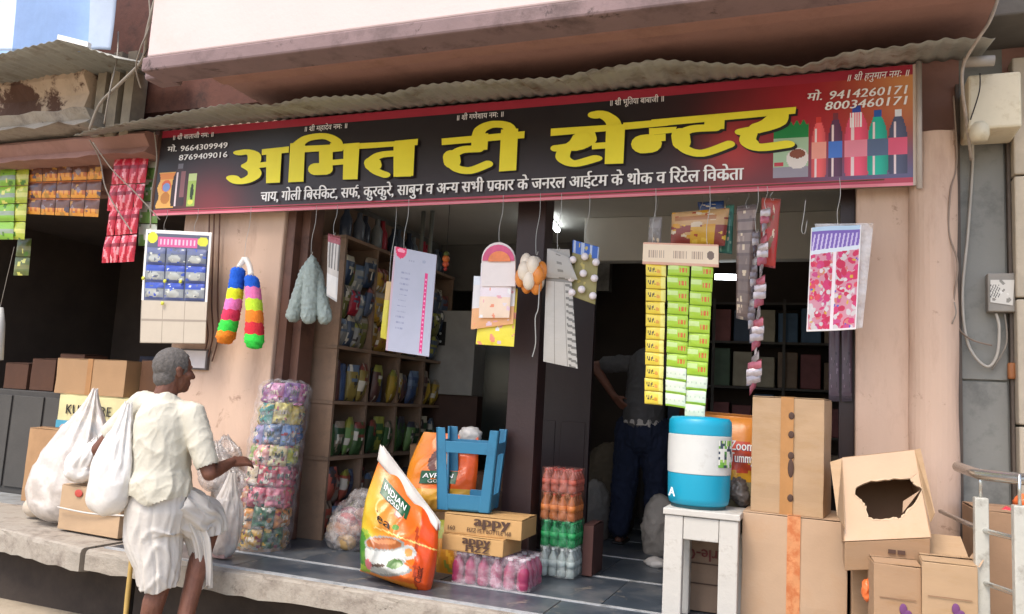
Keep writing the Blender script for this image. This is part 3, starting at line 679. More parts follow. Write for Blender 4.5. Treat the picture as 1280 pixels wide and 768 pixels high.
# --- left shop front strips
t = empty('biscuit_sheet', at(85, 205, 4.5), 'block of orange and brown biscuit packets hanging in rows left of the red strip', 'packets')
def f_or(i, j):
    rs = np.random.RandomState(i*9+j)
    def f(u, v, c):
        c[:] = L3('#6d4638'); c[v > .55] = L3('#e39a3e'); c[(v > .6) & (v < .85) & (np.sin(u*19+i) > .3)] = L3('#c06a2c'); speckle(u, v, c, ['#8c7a80', '#5c4a52', '#b8863e'], 5, i*5+j, .08, .2)
        c[v < .06] = L3('#b8683a')
    return f
packets(t, q4((36, 208), (130, 201), (123, 272), (33, 268), 4.5), 5, 3, .03, f_or, 'biscuit_packet', gu=12, gv=12)
hang(t, 85, 206, 4.5, 3.16, False)
for n_, (c4, nu, nv, cols, lab) in enumerate([
        (q4((0, 212), (20, 210), (17, 300), (-8, 300), 4.45), 1, 4, ('#7fae35', '#8d9a86'), 'bright green snack strip at the far left edge'),
        (q4((15, 211), (37, 209), (31, 300), (6, 300), 4.47), 1, 4, ('#a8b23c', '#c9c86a'), 'yellow green snack strip beside the orange biscuits'),
        (q4((22, 298), (40, 298), (36, 345), (16, 345), 4.6), 1, 2, ('#5f6a35', '#77763f'), 'dim olive packets below the green snack strips')]):
    t = empty('snack_strip', c4[0], lab, 'packets')
    def fg(i, j, cols=cols):
        def f(u, v, c): c[:] = L3(cols[0]); c[(v > .45) & (v < .7)] = L3(cols[1]); speckle(u, v, c, [cols[1], '#d8d46a', '#4f7a2a'], 4, j+i, .06, .16); c[np.abs(u-.5) < .04] = L3('#d2d278')
        return f
    packets(t, c4, nu, nv, .03, fg, 'snack_packet', gu=10, gv=12)
t = empty('red_strip', at(160, 200, 4.42), 'dense strip of shiny red sweet packets hanging beside the signboard', 'packets')
for L_, c4 in enumerate([q4((144, 199), (187, 197), (178, 262), (134, 265), 4.42), q4((139, 262), (176, 258), (168, 328), (128, 330), 4.42)]):
    def fr(i, j):
        def f(u, v, c):
            c[:] = L3('#c2263c'); c[np.abs(u-.5+.25*np.sin(v*5+i)) < .15] = L3('#e8848c'); c[(v > .3) & (v < .42)] = L3('#8e1426'); speckle(u, v, c, ['#f0b0b4', '#a81e34'], 3, i*3+j, .05, .15)
        return f
    packets(t, c4, 4, 2, .035, fr, 'sweet_packet', gu=8, gv=14, jit=.01)
t = empty('white_green_strip', at(186, 200, 4.5), 'pale white and green packets hanging behind the red strip', 'packets')
def fw(i, j):
    def f(u, v, c): c[:] = L3('#cfd4c0'); c[v > .55] = L3('#7ba257'); speckle(u, v, c, ['#e8e8da', '#4f7d3a'], 4, j, .08, .2)
    return f
packets(t, q4((177, 197), (200, 197), (196, 308), (172, 308), 4.5), 1, 4, .03, fw, 'packet', gu=8, gv=8)
t = empty('hanging_roll', at(2, 385, 4.4), 'pale white roll hanging at the left edge of the photo', 'roll')
m = MB(); a_, b_ = at(0, 385, 4.4), at(-2, 450, 4.4); m.tube([a_, a_.lerp(b_, .3), b_], [.025, .04, .035], 12); obj('roll', m, mt_whitepl, t, smooth=True)
m = MB(); m.tube([a_, a_+Vector((0, .05, .5))], .002, 5); obj('string', m, mt_wire, t)

# --- card of blue pouches
c4 = q4((183, 287), (265, 291), (257, 430), (176, 429), 4.32)
t = empty('pouch_card', c4[0], 'white framed card with two rows of blue pouches and blank cream lower half', 'card')
def fpc(u, v, c):
    c[:] = L3('#b9ad9c'); c[(np.abs((u*3) % 1) < .02) | (np.abs(v-.80) < .006)] = L3('#968a7c')
    m = v < .63; c[m] = L3('#54586c'); c[m & ((u < .035) | (u > .965))] = L3('#e4e0da'); c[v < .035] = L3('#e8e2dc')
    rect(u, v, c, .2, .8, .06, .15, '#c4588c'); disk(u, v, c, .11, .07, .08, .05, '#d6d236'); disk(u, v, c, .88, .09, .08, .045, '#c8c83c')
    c[(v > .06) & (v < .15) & (u > .2) & (u < .8) & (np.sin(u*110) > .2) & (v > .08) & (v < .13)] = L3('#e8b8c8')
printed('card_sheet', c4, 90, 100, fpc, mt_paper, t, thick=.003, bulge=lambda u, v: .012*math.sin(v*2.5)*(1-.5*u))
for j in range(3):
    for i in range(3):
        def f(u, v, c, i=i, j=j):
            c[:] = L3('#8a8e92' if j else '#6d7280'); c[v < .38] = L3('#2f46a0' if j else '#5f6688'); disk(u, v, c, .5, .66, .3, .24, '#a9aba6'); speckle(u, v, c, ['#c9cbc2', '#596070', '#3c55b0'], 9, i+j*3, .03, .1); c[v > .9] = L3('#4d5a8c')
        m = MB(); pillow(m, sub4(c4, .045+i*.31, .335+i*.31, .16+j*.155, .31+j*.155, .012), .03, 16, 16, f, seed=i+j*3); obj('blue_pouch', m, mt_print, t, smooth=True, fix=False)
for (u, v) in ((.04, .44), (.38, .46), (.62, .46), (.36, .655)):
    m = MB(); p = sub4(c4, u, u+.01, v, v+.01, .03)[0]; m.ball(p, (.014, .008, .014), 8); obj('yellow_badge', m, M('badge_yellow', '#c9c840', .5), t, smooth=True)
hang(t, 205, 287, 4.32); hang(t, 243, 290, 4.32)

# --- rainbow scrubbers
for n_, (top, bot, cols, lab) in enumerate([((298, 335), (282, 428), ['#1d5fd0', '#1d5fd0', '#e6f02c', '#f07cc0', '#d8385c', '#3ee04c', '#f48a24'], 'left fluffy rainbow tube, blue on top and orange at the bottom'),
                                         ((314, 345), (319, 434), ['#1d5fd0', '#f07cb4', '#c8e83a', '#f4862a', '#d8303c', '#3ee04c'], 'right fluffy rainbow tube, blue on top and green at the bottom')]):
    a, b_ = at(*top, 4.30), at(*bot, 4.30-.03*n_)
    t = empty('rainbow_brush', a, lab, 'brush', 'fluffy rainbow tubes')
    k = len(cols); mt_f = M('fluff', '#ffffff', .95, .1, 40, .8, 90, attr=True)
    m = MB(); nseg = k*5; rows = []; fc = []
    for i in range(nseg+1):
        s = i/nseg; p = a.lerp(b_, s)+Vector((.01*math.sin(s*4), 0, 0)); r = (.048+.018*s)*(.95+.05*abs(math.sin(math.pi*s*k)))*(1 if s < .96 else .8)
        if i == 0: r *= .5
        rows.append([p+Vector((math.cos(q)*r*(1+.10*math.sin(i*3+j*2.1)), math.sin(q)*r, .006*math.sin(j*2.4+i))) for j, q in enumerate([2*math.pi*j/16 for j in range(16)])])
    rows.append([b_+Vector((0, 0, -.012))+(r_-b_)*.4 for r_ in rows[-1]])
    for i in range(len(rows)-1): fc += [L3(cols[min(k-1, i//5)])]*16
    m.grid(rows, close=True); m.fc = np.array(fc); obj('fluffy_tube', m, mt_f, t, smooth=True)
    m = MB(); tp = at(306, 322, 4.33); m.tube(spline([a, a.lerp(tp, .5)+Vector((0, .01, .01)), tp], 4), [.02]*8+[.008], 8); obj('plastic_neck', m, mt_poly, t, smooth=True)
    if n_ == 0: hang(t, 306, 322, 4.33)
# --- grey scrubber mitts
t = empty('grey_scrubber', at(388, 320, 4.36), 'bunch of three grey green woolly scrubbers hanging from a hook', 'scrubber')
for (tx, ty), (bx, by), wd, yy in (((388, 325), (366, 403), .050, 4.40), ((390, 323), (385, 405), .052, 4.36), ((392, 325), (405, 406), .048, 4.41)):
    m = MB(); a, b_ = at(tx, ty, yy), at(bx, by, yy); capsule(m, a, .02, a.lerp(b_, .2), wd*.95); capsule(m, a.lerp(b_, .2), wd*.95, b_+Vector((0, 0, .05)), wd*1.02)
    fuse('woolly_pad', m, .008, M('grey_wool', '#a2aea8', .95, .12, 30, 1.0, 45), t, disp=lambda p, n: n*(.007*noise.noise(p*55)+.004*noise.noise(p*120)), smooth_it=1)
m = MB(); p = at(389, 322, 4.36); m.lathe([(.002, .02), (.012, 0), (.02, -.03)], 10, Matrix.Translation(p)); obj('plastic_tip', m, mt_poly, t)
hang(t, 389, 316, 4.36)
# --- white thin scraper
t = empty('plastic_brush_pack', at(417, 292, 4.38), 'narrow white packaged brush with red tip hanging beside the grey scrubbers', 'brush')
def fs(u, v, c): c[:] = L3('#c9c2ba'); c[v < .15] = L3('#9c4a50'); c[(v > .12) & (v < .55) & (np.sin(u*28) > .2)] = L3('#75706a'); c[v > .62] = L3('#dedbd6')
m = MB(); pillow(m, q4((410, 292), (426, 296), (421, 378), (408, 370), 4.36), .03, 14, 30, fs, 3); obj('pack', m, mt_print, t, smooth=True, fix=False); hang(t, 417, 292, 4.36)
# --- white price list
c4 = q4((493, 308), (546, 319), (536, 446), (482, 438), 4.30)
t = empty('price_card', c4[0], 'tall white printed box card with pink bar and red round logo, hanging tilted', 'card')
def fp(u, v, c):
    c[:] = L3('#adb0c0'); c[u < .05] = L3('#c0a8b4'); c[(np.abs(u-.80+.0*v) < .028) & (v > .2) & (v < .985)] = L3('#d6347c'); c[(np.abs(u-.80) < .01) & (v > .24) & (np.sin(v*150) > .4)] = L3('#eaa0c4')
    disk(u, v, c, .17, .025, .13, .08, '#d83462'); c[((u-.17)/.09)**2+((v-.03)/.02)**2 < 1] = L3('#f0a0b8')
    for k in range(11): m = (np.abs(v-.235-k*.054) < .008) & (u > .22-.006*k) & (u < .42-.006*k) & (np.sin(u*170+k*2) > -.4); c[m] = L3('#8f93ac')
    c[(np.abs(v-.11) < .012) & (u > .36) & (u < .52) & (np.sin(u*120) > -.2)] = L3('#9a9db0'); disk(u, v, c, .72, .095, .045, .018, '#9aa0b4')
m = MB(); pts = quadpts(c4, 60, 110); m.grid(pts); m.fc = pcolor(60, 110, fp)
back = [p+Vector((-.012, .03, 0)) for p in c4]; o = len(m.v); k0 = len(m.f)
m.add([*c4, *back], [(4, 5, 6, 7), (0, 4, 7, 3), (0, 1, 5, 4), (1, 2, 6, 5), (3, 7, 6, 2)]); m.fc = np.vstack([m.fc, np.tile(L3('#e4cbd4'), (5, 1))])
obj('printed_box', m, mt_paper, t, fix=False); hang(t, 505, 310, 4.31)
t = empty('yellow_pouch', at(480, 380, 4.42), 'slim yellow pouch hanging half hidden behind the white printed card', 'pouch')
m = MB(); pillow(m, q4((483, 352), (492, 352), (484, 425), (475, 422), 4.42), .03, 6, 12, lambda u, v, c: (c.__setitem__(slice(None), L3('#d8cc4a')), c.__setitem__(v < .3, L3('#c9a86a'))), 2); obj('pouch', m, mt_print, t, smooth=True, fix=False); hang(t, 487, 352, 4.42)
# --- layered packs
t = empty('sachet_bunch', at(622, 303, 4.32), 'bunch of white sachet sheets with pink orange top and yellow lowest sheet', 'sachets')
def fj(top, mid, low, seed):
    def f(u, v, c):
        c[:] = L3(mid); c[v > .62] = L3(low); c[v < .18] = L3(top); speckle(u, v, c, ['#f09a7c', '#e8c9d4', '#f0f0f0', mid, '#e8a8b0'], 14, seed, .03, .09, 1.6); c[np.abs(u-.5) < .012] = L3('#c9b8a8')
    return f
for i, (cc, cols, yy) in enumerate([(q4((600, 358), (645, 360), (640, 433), (592, 430)), ('#e8d040', '#e8cf3a', '#f0e04a'), 4.37), (q4((592, 345), (645, 348), (641, 405), (588, 412)), ('#dfe4ea', '#e6e2e0', '#eab07c'), 4.345),
                                    (q4((603, 330), (643, 333), (638, 398), (600, 398)), ('#e8eaee', '#e9dde2', '#f0d8c0'), 4.32)]):
    cc = [Vector((p.x, yy, p.z)) for p in cc]
    m = MB(); pillow(m, cc, .018, 30, 36, fj(*cols, i), i+5, .03); obj('sachet_sheet', m, mt_print, t, smooth=True, fix=False)
P = [at(623+21*math.cos(a)*(1 if a else 1), 325-22*max(0, math.sin(a)) if math.sin(a) > 0 else 325, 4.30) for a in [math.pi*k/12 for k in range(13)]]
P = [at(644, 358, 4.30)]+P+[at(602, 358, 4.30)]
m = MB(); m.prism(P, (0, .012, 0)); hd = obj('round_header', m, M('header_white', '#e6dcd8', .4, .05), t)
m = MB(); cc = q4((604, 322), (642, 324), (641, 350), (603, 348), 4.295)
P = [at(623+20*math.cos(a), 326-20*math.sin(a), 4.292) for a in [math.pi*k/12 for k in range(13)]]
m.prism(P, (0, .004, 0)); obj('pink_arch', m, M('pink_print', '#d0507c', .4, .2, 12), hd)
P = [at(624+14*math.cos(a), 327-13*math.sin(a), 4.288) for a in [math.pi*k/12 for k in range(13)]]
m = MB(); m.prism(P, (0, .003, 0)); obj('orange_arch', m, M('orange_print', '#e8824a', .4, .2, 12), hd)
hang(t, 624, 303, 4.31)
# --- round orange and white ball of packs
t = empty('ball_bundle', at(664, 313, 4.30), 'round bundle of white and orange wrapped balls hanging before the maroon post', 'bundle')
cc = at(664, 343, 4.30); rs = random.Random(3)
mt_bw, mt_bo = M('ball_cream', '#e6d8c4', .35, .08, 8, .4, 18), M('ball_orange', '#e08a3a', .3, .12, 8, .4, 18)
for i in range(13):
    a, e = i*2.4, math.asin(-.9+1.8*(i+.5)/13); r = .062
    p = cc+Vector((math.cos(a)*math.cos(e)*r, math.sin(a)*math.cos(e)*r*.9, math.sin(e)*r*1.25))
    m = MB(); m.ball(p, (.036, .036, .058), 9); obj('wrapped_ball', m, mt_bo if (i % 4 == 1 or abs(math.cos(a)) > .93) else mt_bw, t, smooth=True)
m = MB(); m.tube(spline([cc+Vector((.06, -.02, -.04)), cc+Vector((.065, -.03, -.2)), cc+Vector((.05, -.03, -.26)), cc+Vector((.06, -.03, -.40)), cc+Vector((.045, -.03, -.48))], 4), .003, 5); obj('loose_string', m, mt_hook, t)
hang(t, 670, 316, 4.31)
# --- grey sachet sheet
t = empty('grey_sachet_sheet', at(700, 310, 4.34), 'long grey white sheet of sachets with scalloped right edge', 'sachets')
def fgsh(u, v, c): c[:] = L3('#b3aea6'); c[(np.abs(u-.33) < .012) | (np.abs(u-.72) < .012)] = L3('#8b867e'); c[(v < .28)] = L3('#97928a'); c[(np.abs(v-.28) < .008) | (np.abs(v-.17+.1*u) < .006)] = L3('#7a766f'); c[(v > .3) & (u > .76) & (np.sin(v*110-u*9) > .25)] = L3('#6f6c66'); speckle(u, v, c, ['#8a857d'], 6, 2, .01, .03)
m = MB(); pillow(m, q4((684, 311), (712, 312), (722, 461), (679, 452), 4.33), .012, 40, 90, fgsh, 9, .02); obj('sachet_sheet', m, mt_print, t, smooth=True, fix=False)
m = MB(); pillow(m, q4((684, 311), (711, 322), (722, 350), (683, 347), 4.315), .012, 20, 20, lambda u, v, c: (c.__setitem__(slice(None), L3('#a5a098')), c.__setitem__((np.abs(u-.5) < .1) & (np.sin(v*20) > .6), L3('#77736b'))), 4); obj('folded_top', m, mt_print, t, smooth=True, fix=False); hang(t, 697, 311, 4.33)
# --- card with white balls
c4 = q4((716, 300), (749, 309), (744, 381), (713, 370), 4.36)
t = empty('ball_card', c4[0], 'khaki card carrying rows of small shiny white balls with a blue top', 'card')
printed('card_sheet', c4, 24, 40, lambda u, v, c: (c.__setitem__(slice(None), L3('#8f8656')), c.__setitem__((v < .22), L3('#3a62b0')), c.__setitem__((v < .22) & (np.sin(u*20) > .5), L3('#a9b6d0')), speckle(u, v, c, ['#5f5a3a', '#b8a860'], 10, 1, .02, .06)), mt_paper, t, thick=.003)
for i, (px, py) in enumerate([(716, 325), (731, 321), (745, 328), (714, 348), (729, 342), (743, 348), (727, 362), (741, 370), (715, 366)]):
    m = MB(); m.ball(at(px, py, 4.335), .022, 9); obj('white_ball', m, M('glossy_white', '#e4dcde', .15, .03) if i == 0 else bpy.data.materials['glossy_white'], t, smooth=True)
hang(t, 733, 302, 4.36)
# --- header with three sachet strips
c4 = q4((804, 303), (898, 306), (898, 334), (803, 330), 4.30)
t = empty('strip_display', c4[0], 'cream printed header box with one yellow and two lime green sachet strips below', 'display')
def fh(u, v, c):
    c[:] = L3('#e6d3b8'); c[(v < .08) | (v > .9)] = L3('#d8a890')
    for a, b_ in ((.08, .3), (.4, .6), (.64, .8)): c[(u > a) & (u < b_) & (v > .35) & (v < .7) & (np.sin(u*230) > -.1)] = L3('#b09a88')
    disk(u, v, c, .9, .5, .05, .2, '#7a6a60')
m = MB(); m.grid(quadpts(c4, 90, 26)); m.fc = pcolor(90, 26, fh); k = [p+Vector((0, .02, 0)) for p in c4]
m.add([*c4, *k], [(4, 5, 6, 7), (0, 4, 7, 3), (0, 1, 5, 4), (1, 2, 6, 5), (3, 7, 6, 2)]); m.fc = np.vstack([m.fc, np.tile(L3('#d8a890'), (5, 1))]); obj('header_box', m, mt_paper, t, fix=False)
def strip(c4, n, fn, nm='sachet'):
    for j in range(n):
        s4 = sub4(c4, 0, 1, (j+.01)/n, (j+.99)/n); dy_ = random.uniform(-.007, .007); dx_ = random.uniform(-.003, .003); s4 = [p_+Vector((dx_*(1 if q_ < 2 else .2), dy_*(1 if q_ in (0, 3) else -1), 0)) for q_, p_ in enumerate(s4)]; m = MB(); pillow(m, s4, .014, 18, 14, fn(j), seed=j, crimp=.06); obj(nm, m, mt_print, t, smooth=True, fix=False)
def fy(j):
    def f(u, v, c): c[:] = L3('#e6cc44'); c[u > .78] = L3('#e8e078'); c[v > .9] = L3('#b89c34'); m = (u > .12) & (u < .5) & (v > .3) & (v < .65) & (np.sin(u*45+v*7) > -.1); c[m] = L3('#5f5430'); disk(u, v, c, .62, .6, .1, .15, '#d89a3a')
    return f
def fl(j, white_from=8):
    def f(u, v, c):
        if j >= white_from: c[:] = L3('#dce6cc'); c[v > .86] = L3('#9cc83c'); c[v < .06] = L3('#b8d48a'); c[(np.abs(v-.5) < .06) & (np.sin(u*30) > .4)] = L3('#c4ceb8')
        else: c[:] = L3('#a6cb38'); c[(v > .15) & (v < .5) & (u < .5)] = L3('#c4dc88'); m = (u > .55) & (u < .95) & (v > .35) & (v < .75) & (np.sin(u*45) > -.3); c[m] = L3('#d06a30'); c[v > .9] = L3('#86ac2c')
    return f
strip(q4((808, 330), (833, 331), (828, 507), (806, 505), 4.31), 11, fy, 'yellow_sachet')
strip(q4((835, 329), (862, 330), (857, 511), (832, 507), 4.31), 11, fl, 'green_sachet')
strip(q4((865, 330), (892, 331), (881, 525), (856, 522), 4.31), 11, fl, 'green_sachet')
hang(t, 816, 304, 4.31); hang(t, 884, 306, 4.31)
# --- packs behind the header
for nm, lab, q_, yy, cols, sd, th_ in [
    ('biscuit_pack', 'orange brown biscuit family pack hanging behind the cream header', ((840, 266), (912, 260), (906, 308), (838, 306)), 4.5, ('#c9a070', '#8c3c34', '#d0962c'), 1, .05),
    ('noodle_pack', 'teal green pouch behind the right end of the orange pack', ((900, 256), (918, 256), (915, 318), (896, 316)), 4.56, ('#5f9a8a', '#3f7a6c', '#9ac0ae'), 2, .04),
    ('grey_box', 'small grey box hanging above the left end of the cream header', ((812, 272), (828, 271), (826, 304), (810, 304)), 4.5, ('#97908c', '#857e7a', '#8a8480'), 3, .03),
    ('blue_pouch', 'small dark blue pouch above the orange family pack', ((872, 253), (905, 251), (905, 264), (874, 266)), 4.55, ('#34508a', '#2a3f70', '#5a6f9c'), 4, .03),
    ('brown_strip', 'greyish brown sachet strip right of the teal pouch', ((921, 258), (946, 255), (938, 402), (920, 398)), 4.42, ('#8f7c74', '#7a6862', '#a89488'), 5, .03),
    ('red_strip_pack', 'dull red sweet pouch strip beside the twisted silver strip', ((952, 247), (976, 249), (969, 336), (950, 332)), 4.40, ('#a8483c', '#b8342f', '#8c6a4a'), 6, .03)]:
    t = empty(nm, at(*q_[0], yy), lab, 'packet')
    def f(u, v, c, cols=cols, sd=sd):
        c[:] = L3(cols[0]); c[(v > .45)] = L3(cols[1]); speckle(u, v, c, [cols[2], cols[0], cols[1], '#d8c4a8'], 30, sd, .03, .12, 1.2)
        if sd == 1: c[(v > .5) & (u > .35) & (u < .8)] = L3('#d2a030'); speckle(u, v, c, ['#a8402c', '#e0b848'], 12, 33, .02, .06); rect(u, v, c, .08, .8, .18, .3, '#b07c54')
        if sd == 5: c[(np.sin(v*60) > .6)] = L3('#6d5c58')
    m = MB(); pillow(m, q4(*q_, yy), th_, 30, 40, f, sd, .05); obj('pack', m, mt_print, t, smooth=True, fix=False)
    hang(t, (q_[0][0]+q_[1][0])/2, q_[0][1]+2, yy)
# --- twisted chains of silver sachets
for n_, (a_, b_, n, lab, cols) in enumerate([((945, 290), (938, 418), 15, 'shorter dark silver twisted sachet chain on the left', ('#6d6468', '#a8a0a0')), ((957, 262), (941, 488), 26, 'longest silver and pink twisted sachet chain reaching down to the cartons', ('#b4a8a8', '#b0606c'))]):
    a, b = at(*a_, 4.34+.03*(n_ == 0)), at(*b_, 4.34); t = empty('sachet_chain', a, lab, 'sachets', 'twisted silver sachet chains')
    m1, m2 = M('silver_foil', cols[0], .22, .3, 20, .3, 30, metal=.4), M('silver_foil_light', cols[1], .25, .3, 20, .3, 30, metal=.3)
    for i in range(n):
        p = a.lerp(b, (i+.5)/n); h = (a-b).length/n*.62; ang = i*1.1
        m = MB(); dx = Vector((math.cos(ang)*.5+.5, math.sin(ang)*.4, .25)).normalized()*((.026+.016*i/n) if n_ else .020)
        pillow(m, [p-dx+Vector((0, 0, h)), p+dx+Vector((0, 0, h)), p+dx-Vector((0, 0, h)), p-dx-Vector((0, 0, h))], .012, 4, 4, seed=i)
        obj('foil_sachet', m, m2 if i % 3 == 1 else m1, t, smooth=True, fix=False)
    hang(t, a_[0], a_[1]-2, 4.34)
# --- free hook
t = empty('empty_hook', at(1005, 255, 4.36), 'bare bent wire hook hanging between the silver chain and the sticker sheet', 'hook')
m = MB(); m.tube(spline([at(1007, 250, 4.36), at(1005, 268, 4.36), at(1002, 288, 4.36), at(1006, 292, 4.36), at(1009, 275, 4.36)], 5), .0022, 6); obj('wire', m, mt_hook, t, smooth=True)
# --- sticker sheet
c4 = q4((1014, 285), (1077, 281), (1070, 412), (1008, 415), 4.26)
t = empty('sticker_sheet', c4[0], 'colourful pink sticker sheet with purple lettered top, in clear film', 'sheet')
def fst(u, v, c):
    c[:] = L3('#cf8f9e'); speckle(u, v, c, ['#cc2c58', '#d03a70', '#d0c6c4', '#d8485c', '#c84a82', '#cfc8c8', '#c42a50', '#d07a72', '#cc2c58'], 170, 5, .04, .10, 1.9); speckle(u, v, c, ['#d8cfcf', '#d0a83a', '#cc3460', '#d8d0cf'], 60, 6, .02, .05, 1.9); speckle(u, v, c, ['#6a4ab0', '#3f62c0', '#e8c83a'], 14, 8, .015, .03, 1.9)
    c[np.abs(u-.5) < .035] = L3('#efe2e4'); m = v < .24-.04*u; c[m] = L3('#7d63b4'); c[m & (np.sin(u*75+v*20) > .25) & (v > .07)] = L3('#cfc2e6'); c[v < .04] = L3('#b8d2e6'); c[(v > .23-.04*u) & (v < .27-.04*u)] = L3('#dde4ec'); c[(u < .02) | (u > .98) | (v > .985)] = L3('#e9e4e2')
printed('printed_sheet', c4, 90, 170, fst, mt_paper, t, thick=.004, bulge=lambda u, v: .01*math.sin(u*5+v*2))
m = MB(); pillow(m, q4((1018, 280), (1092, 279), (1078, 410), (1060, 412), 4.30), .02, 10, 14, seed=3); obj('clear_sleeve', m, film('sleeve', '#efe9e6', .35, white=.3), t, smooth=True, fix=False)
hang(t, 1048, 284, 4.26)
t = empty('purple_strip', at(1048, 400, 4.5), 'pair of dark purple sachet strips hanging beside the right pier', 'sachets')
for x in (1036, 1052):
    m = MB(); pillow(m, q4((x, 300), (x+14, 300), (x+13, 502), (x, 502), 4.56), .015, 10, 60, lambda u, v, c: (c.__setitem__(slice(None), L3('#4a3a46')), speckle(u, v, c, ['#6a5866', '#3a2c38'], 40, 2, .03, .1, 6)), 3); obj('dark_strip', m, mt_print, t, smooth=True, fix=False)
t = empty('hanging_rod', (-1.6, 4.37, 2.735), 'thin metal rod under the signboard from which the goods hang', 'rod')
m = MB(); m.tube([(-4.35, 4.345, 2.735), (-1.8, 4.35, 2.725), (.3, 4.345, 2.737)], .004, 6); obj('rod', m, mt_frame, t)

# ================================================================ goods on the platform
def carton(name, label, corners, mats, cat='box', group=None, flaps=0, tape=None, parent=None):
    """corners: x0,x1,y0,y1,z0,z1, rz"""
    x0, x1, y0, y1, z0, z1, rz = corners; cx, cy = (x0+x1)/2, (y0+y1)/2
    T = Matrix.Translation((cx, cy, 0)) @ Matrix.Rotation(R(rz), 4, 'Z') @ Matrix.Translation((-cx, -cy, 0))
    t = empty(name, (cx, cy, z0), label, cat, group); m = MB(); m.box(x0, x1, y0, y1, z0, z1-.002, 0, T)
    v = []
    bmm = bmesh.new(); mv = [bmm.verts.new(v_) for v_ in m.v]
    for f_ in m.f: bmm.faces.new([mv[q_] for q_ in f_])
    bmesh.ops.subdivide_edges(bmm, edges=bmm.edges[:], cuts=7, use_grid_fill=True); bmm.normal_update(); bmm.verts.index_update()
    m = MB(); m.v = [tuple(v_.co+(v_.normal*.0045*noise.noise(v_.co*7+Vector((x0*9, 0, 0))) if abs(v_.co.z-z0) > .001 else Vector())) for v_ in bmm.verts]; m.f = [tuple(q_.index for q_ in f_.verts) for f_ in bmm.faces]; m.mi = [0]*len(m.f); bmm.free()
    body = obj('carton_body', m, mats, t, bevel=.003)
    for i, (ya, yb) in enumerate(((y0+.001, cy-.002), (cy+.002, y1-.001))):
        lf = (.003+.012*random.random()) if not tape else .001; ym = cy-.002 if i == 0 else cy+.002; yo = y0+.001 if i == 0 else y1-.001
        m = MB(); m.prism([T @ Vector((x0+.001, yo, z1+.0012)), T @ Vector((x1-.001, yo, z1+.0012)), T @ Vector((x1-.001, ym, z1+.0012+lf)), T @ Vector((x0+.001, ym, z1+.0012+lf*.6))], (0, 0, .003)); obj('flap', m, mats, t)
    if tape:
        m = MB(); m.box(cx-.03, cx+.03, y0-.006, y0-.003, z0+.0, z1+.004, 0, T); m.box(cx-.03, cx+.03, y0-.005, y1, z1+.0062, z1+.007, 0, T); obj('tape', m, tape, t)
    t['T'] = 0; del t['T']; return t, T
def front_text(parent, s, x, y, z, w_, h, mat, T=None, name='lettering', rot=0, fat=.012):
    m = MB(); ux, uy = Vector((math.cos(rot), 0, math.sin(rot))), Vector((-math.sin(rot), 0, math.cos(rot)))
    put_text(m, s, (x, y, z), ux, uy, w_, h, fat)
    if T is not None: m.v = [tuple(T @ Vector(v)) for v in m.v]
    return obj(name, m, mat, parent, fix=False)

# tall snack tower
base, topc = Vector((-3.12, 4.22, .505)), Vector((-3.20, 4.27, 1.555))
base = onz(327, 692, .5)+Vector((-.12, .13, .004)); topc = at(358, 480, base.y)
t = empty('snack_tower', base, 'tall clear wrapped round stack of colourful snack packets leaning by the pier', 'packets')
rowc = [['#8c6428', '#b08a2c', '#3c5a34', '#a07a34'], ['#b87a28', '#2a5a3a', '#b06c24', '#1f4a34'], ['#a02c48', '#c47a88', '#b84a58', '#a87040'], ['#a83040', '#c05a70', '#8c2438', '#c0b090'],
        ['#bcb080', '#a0a034', '#7a9440', '#c08078'], ['#6480a8', '#2c5888', '#8c84a8', '#3c5878'], ['#b09a3c', '#a08c54', '#2a7a70', '#b0a450'], ['#a04880', '#7c3470', '#b06a94', '#6c4080']]
H = topc-base
for j, cols in enumerate(rowc):
    r = .150-.0045*j
    for i in range(7):
        jz = random.uniform(-.010, .010); s0, s1 = (j+.0)/8+jz, (j+1.02)/8+jz*.6+random.uniform(-.006, .010); a0 = i*2*math.pi/7+j*.37+random.uniform(-.05, .05); a1 = a0+2*math.pi/7*1.02
        def P(a, s): return base+H*s+Vector((math.cos(a)*r, math.sin(a)*r, 0))
        c4 = [P(a0, s1), P(a1, s1), P(a1, s0), P(a0, s0)]
        cen = base+H*(s0+s1)/2
        c4 = [Vector(c) for c in c4]
        def f(u, v, c, col=cols[i % 4], j=j, i=i, cols=cols):
            c[:] = L3(col); speckle(u, v, c, cols+['#c8c0b0', '#302c30', '#b8a890', '#8a2a38', '#2a5a4a'], 26, i*8+j, .04, .13); c[(v > .35) & (v < .55) & (np.abs(u-.5) < .3) & (np.sin(u*40) > -.2)] = L3('#cfc4b0' if (i+j) % 2 else '#2c3a2c')
        m = MB(); k = len(m.f)
        # outward normal
        n = (c4[0]+c4[2])/2-cen; n.z = 0; n.normalize()
        off = random.random()*9
        P2 = []
        for b in range(15):
            row = []
            for a in range(19):
                u, v = a/18, b/14; p = (c4[0]*(1-u)+c4[1]*u)*(1-v)+(c4[3]*(1-u)+c4[2]*u)*v
                e = (max(0, 1-abs(2*u-1)**3)*max(0, 1-abs(2*v-1)**3))**.5
                row.append(p+n*(.030*e*(1+.7*noise.noise(Vector((u*4+off, v*4, 1))))+.006*(1-abs(noise.noise(Vector((u*9+off, v*7, 5))))*2)**3))
            P2.append(row)
        m.grid(P2); m.fc = pcolor(18, 14, f); obj('snack_packet', m, mt_print, t, smooth=True, fix=False)
m = MB(); rows = []
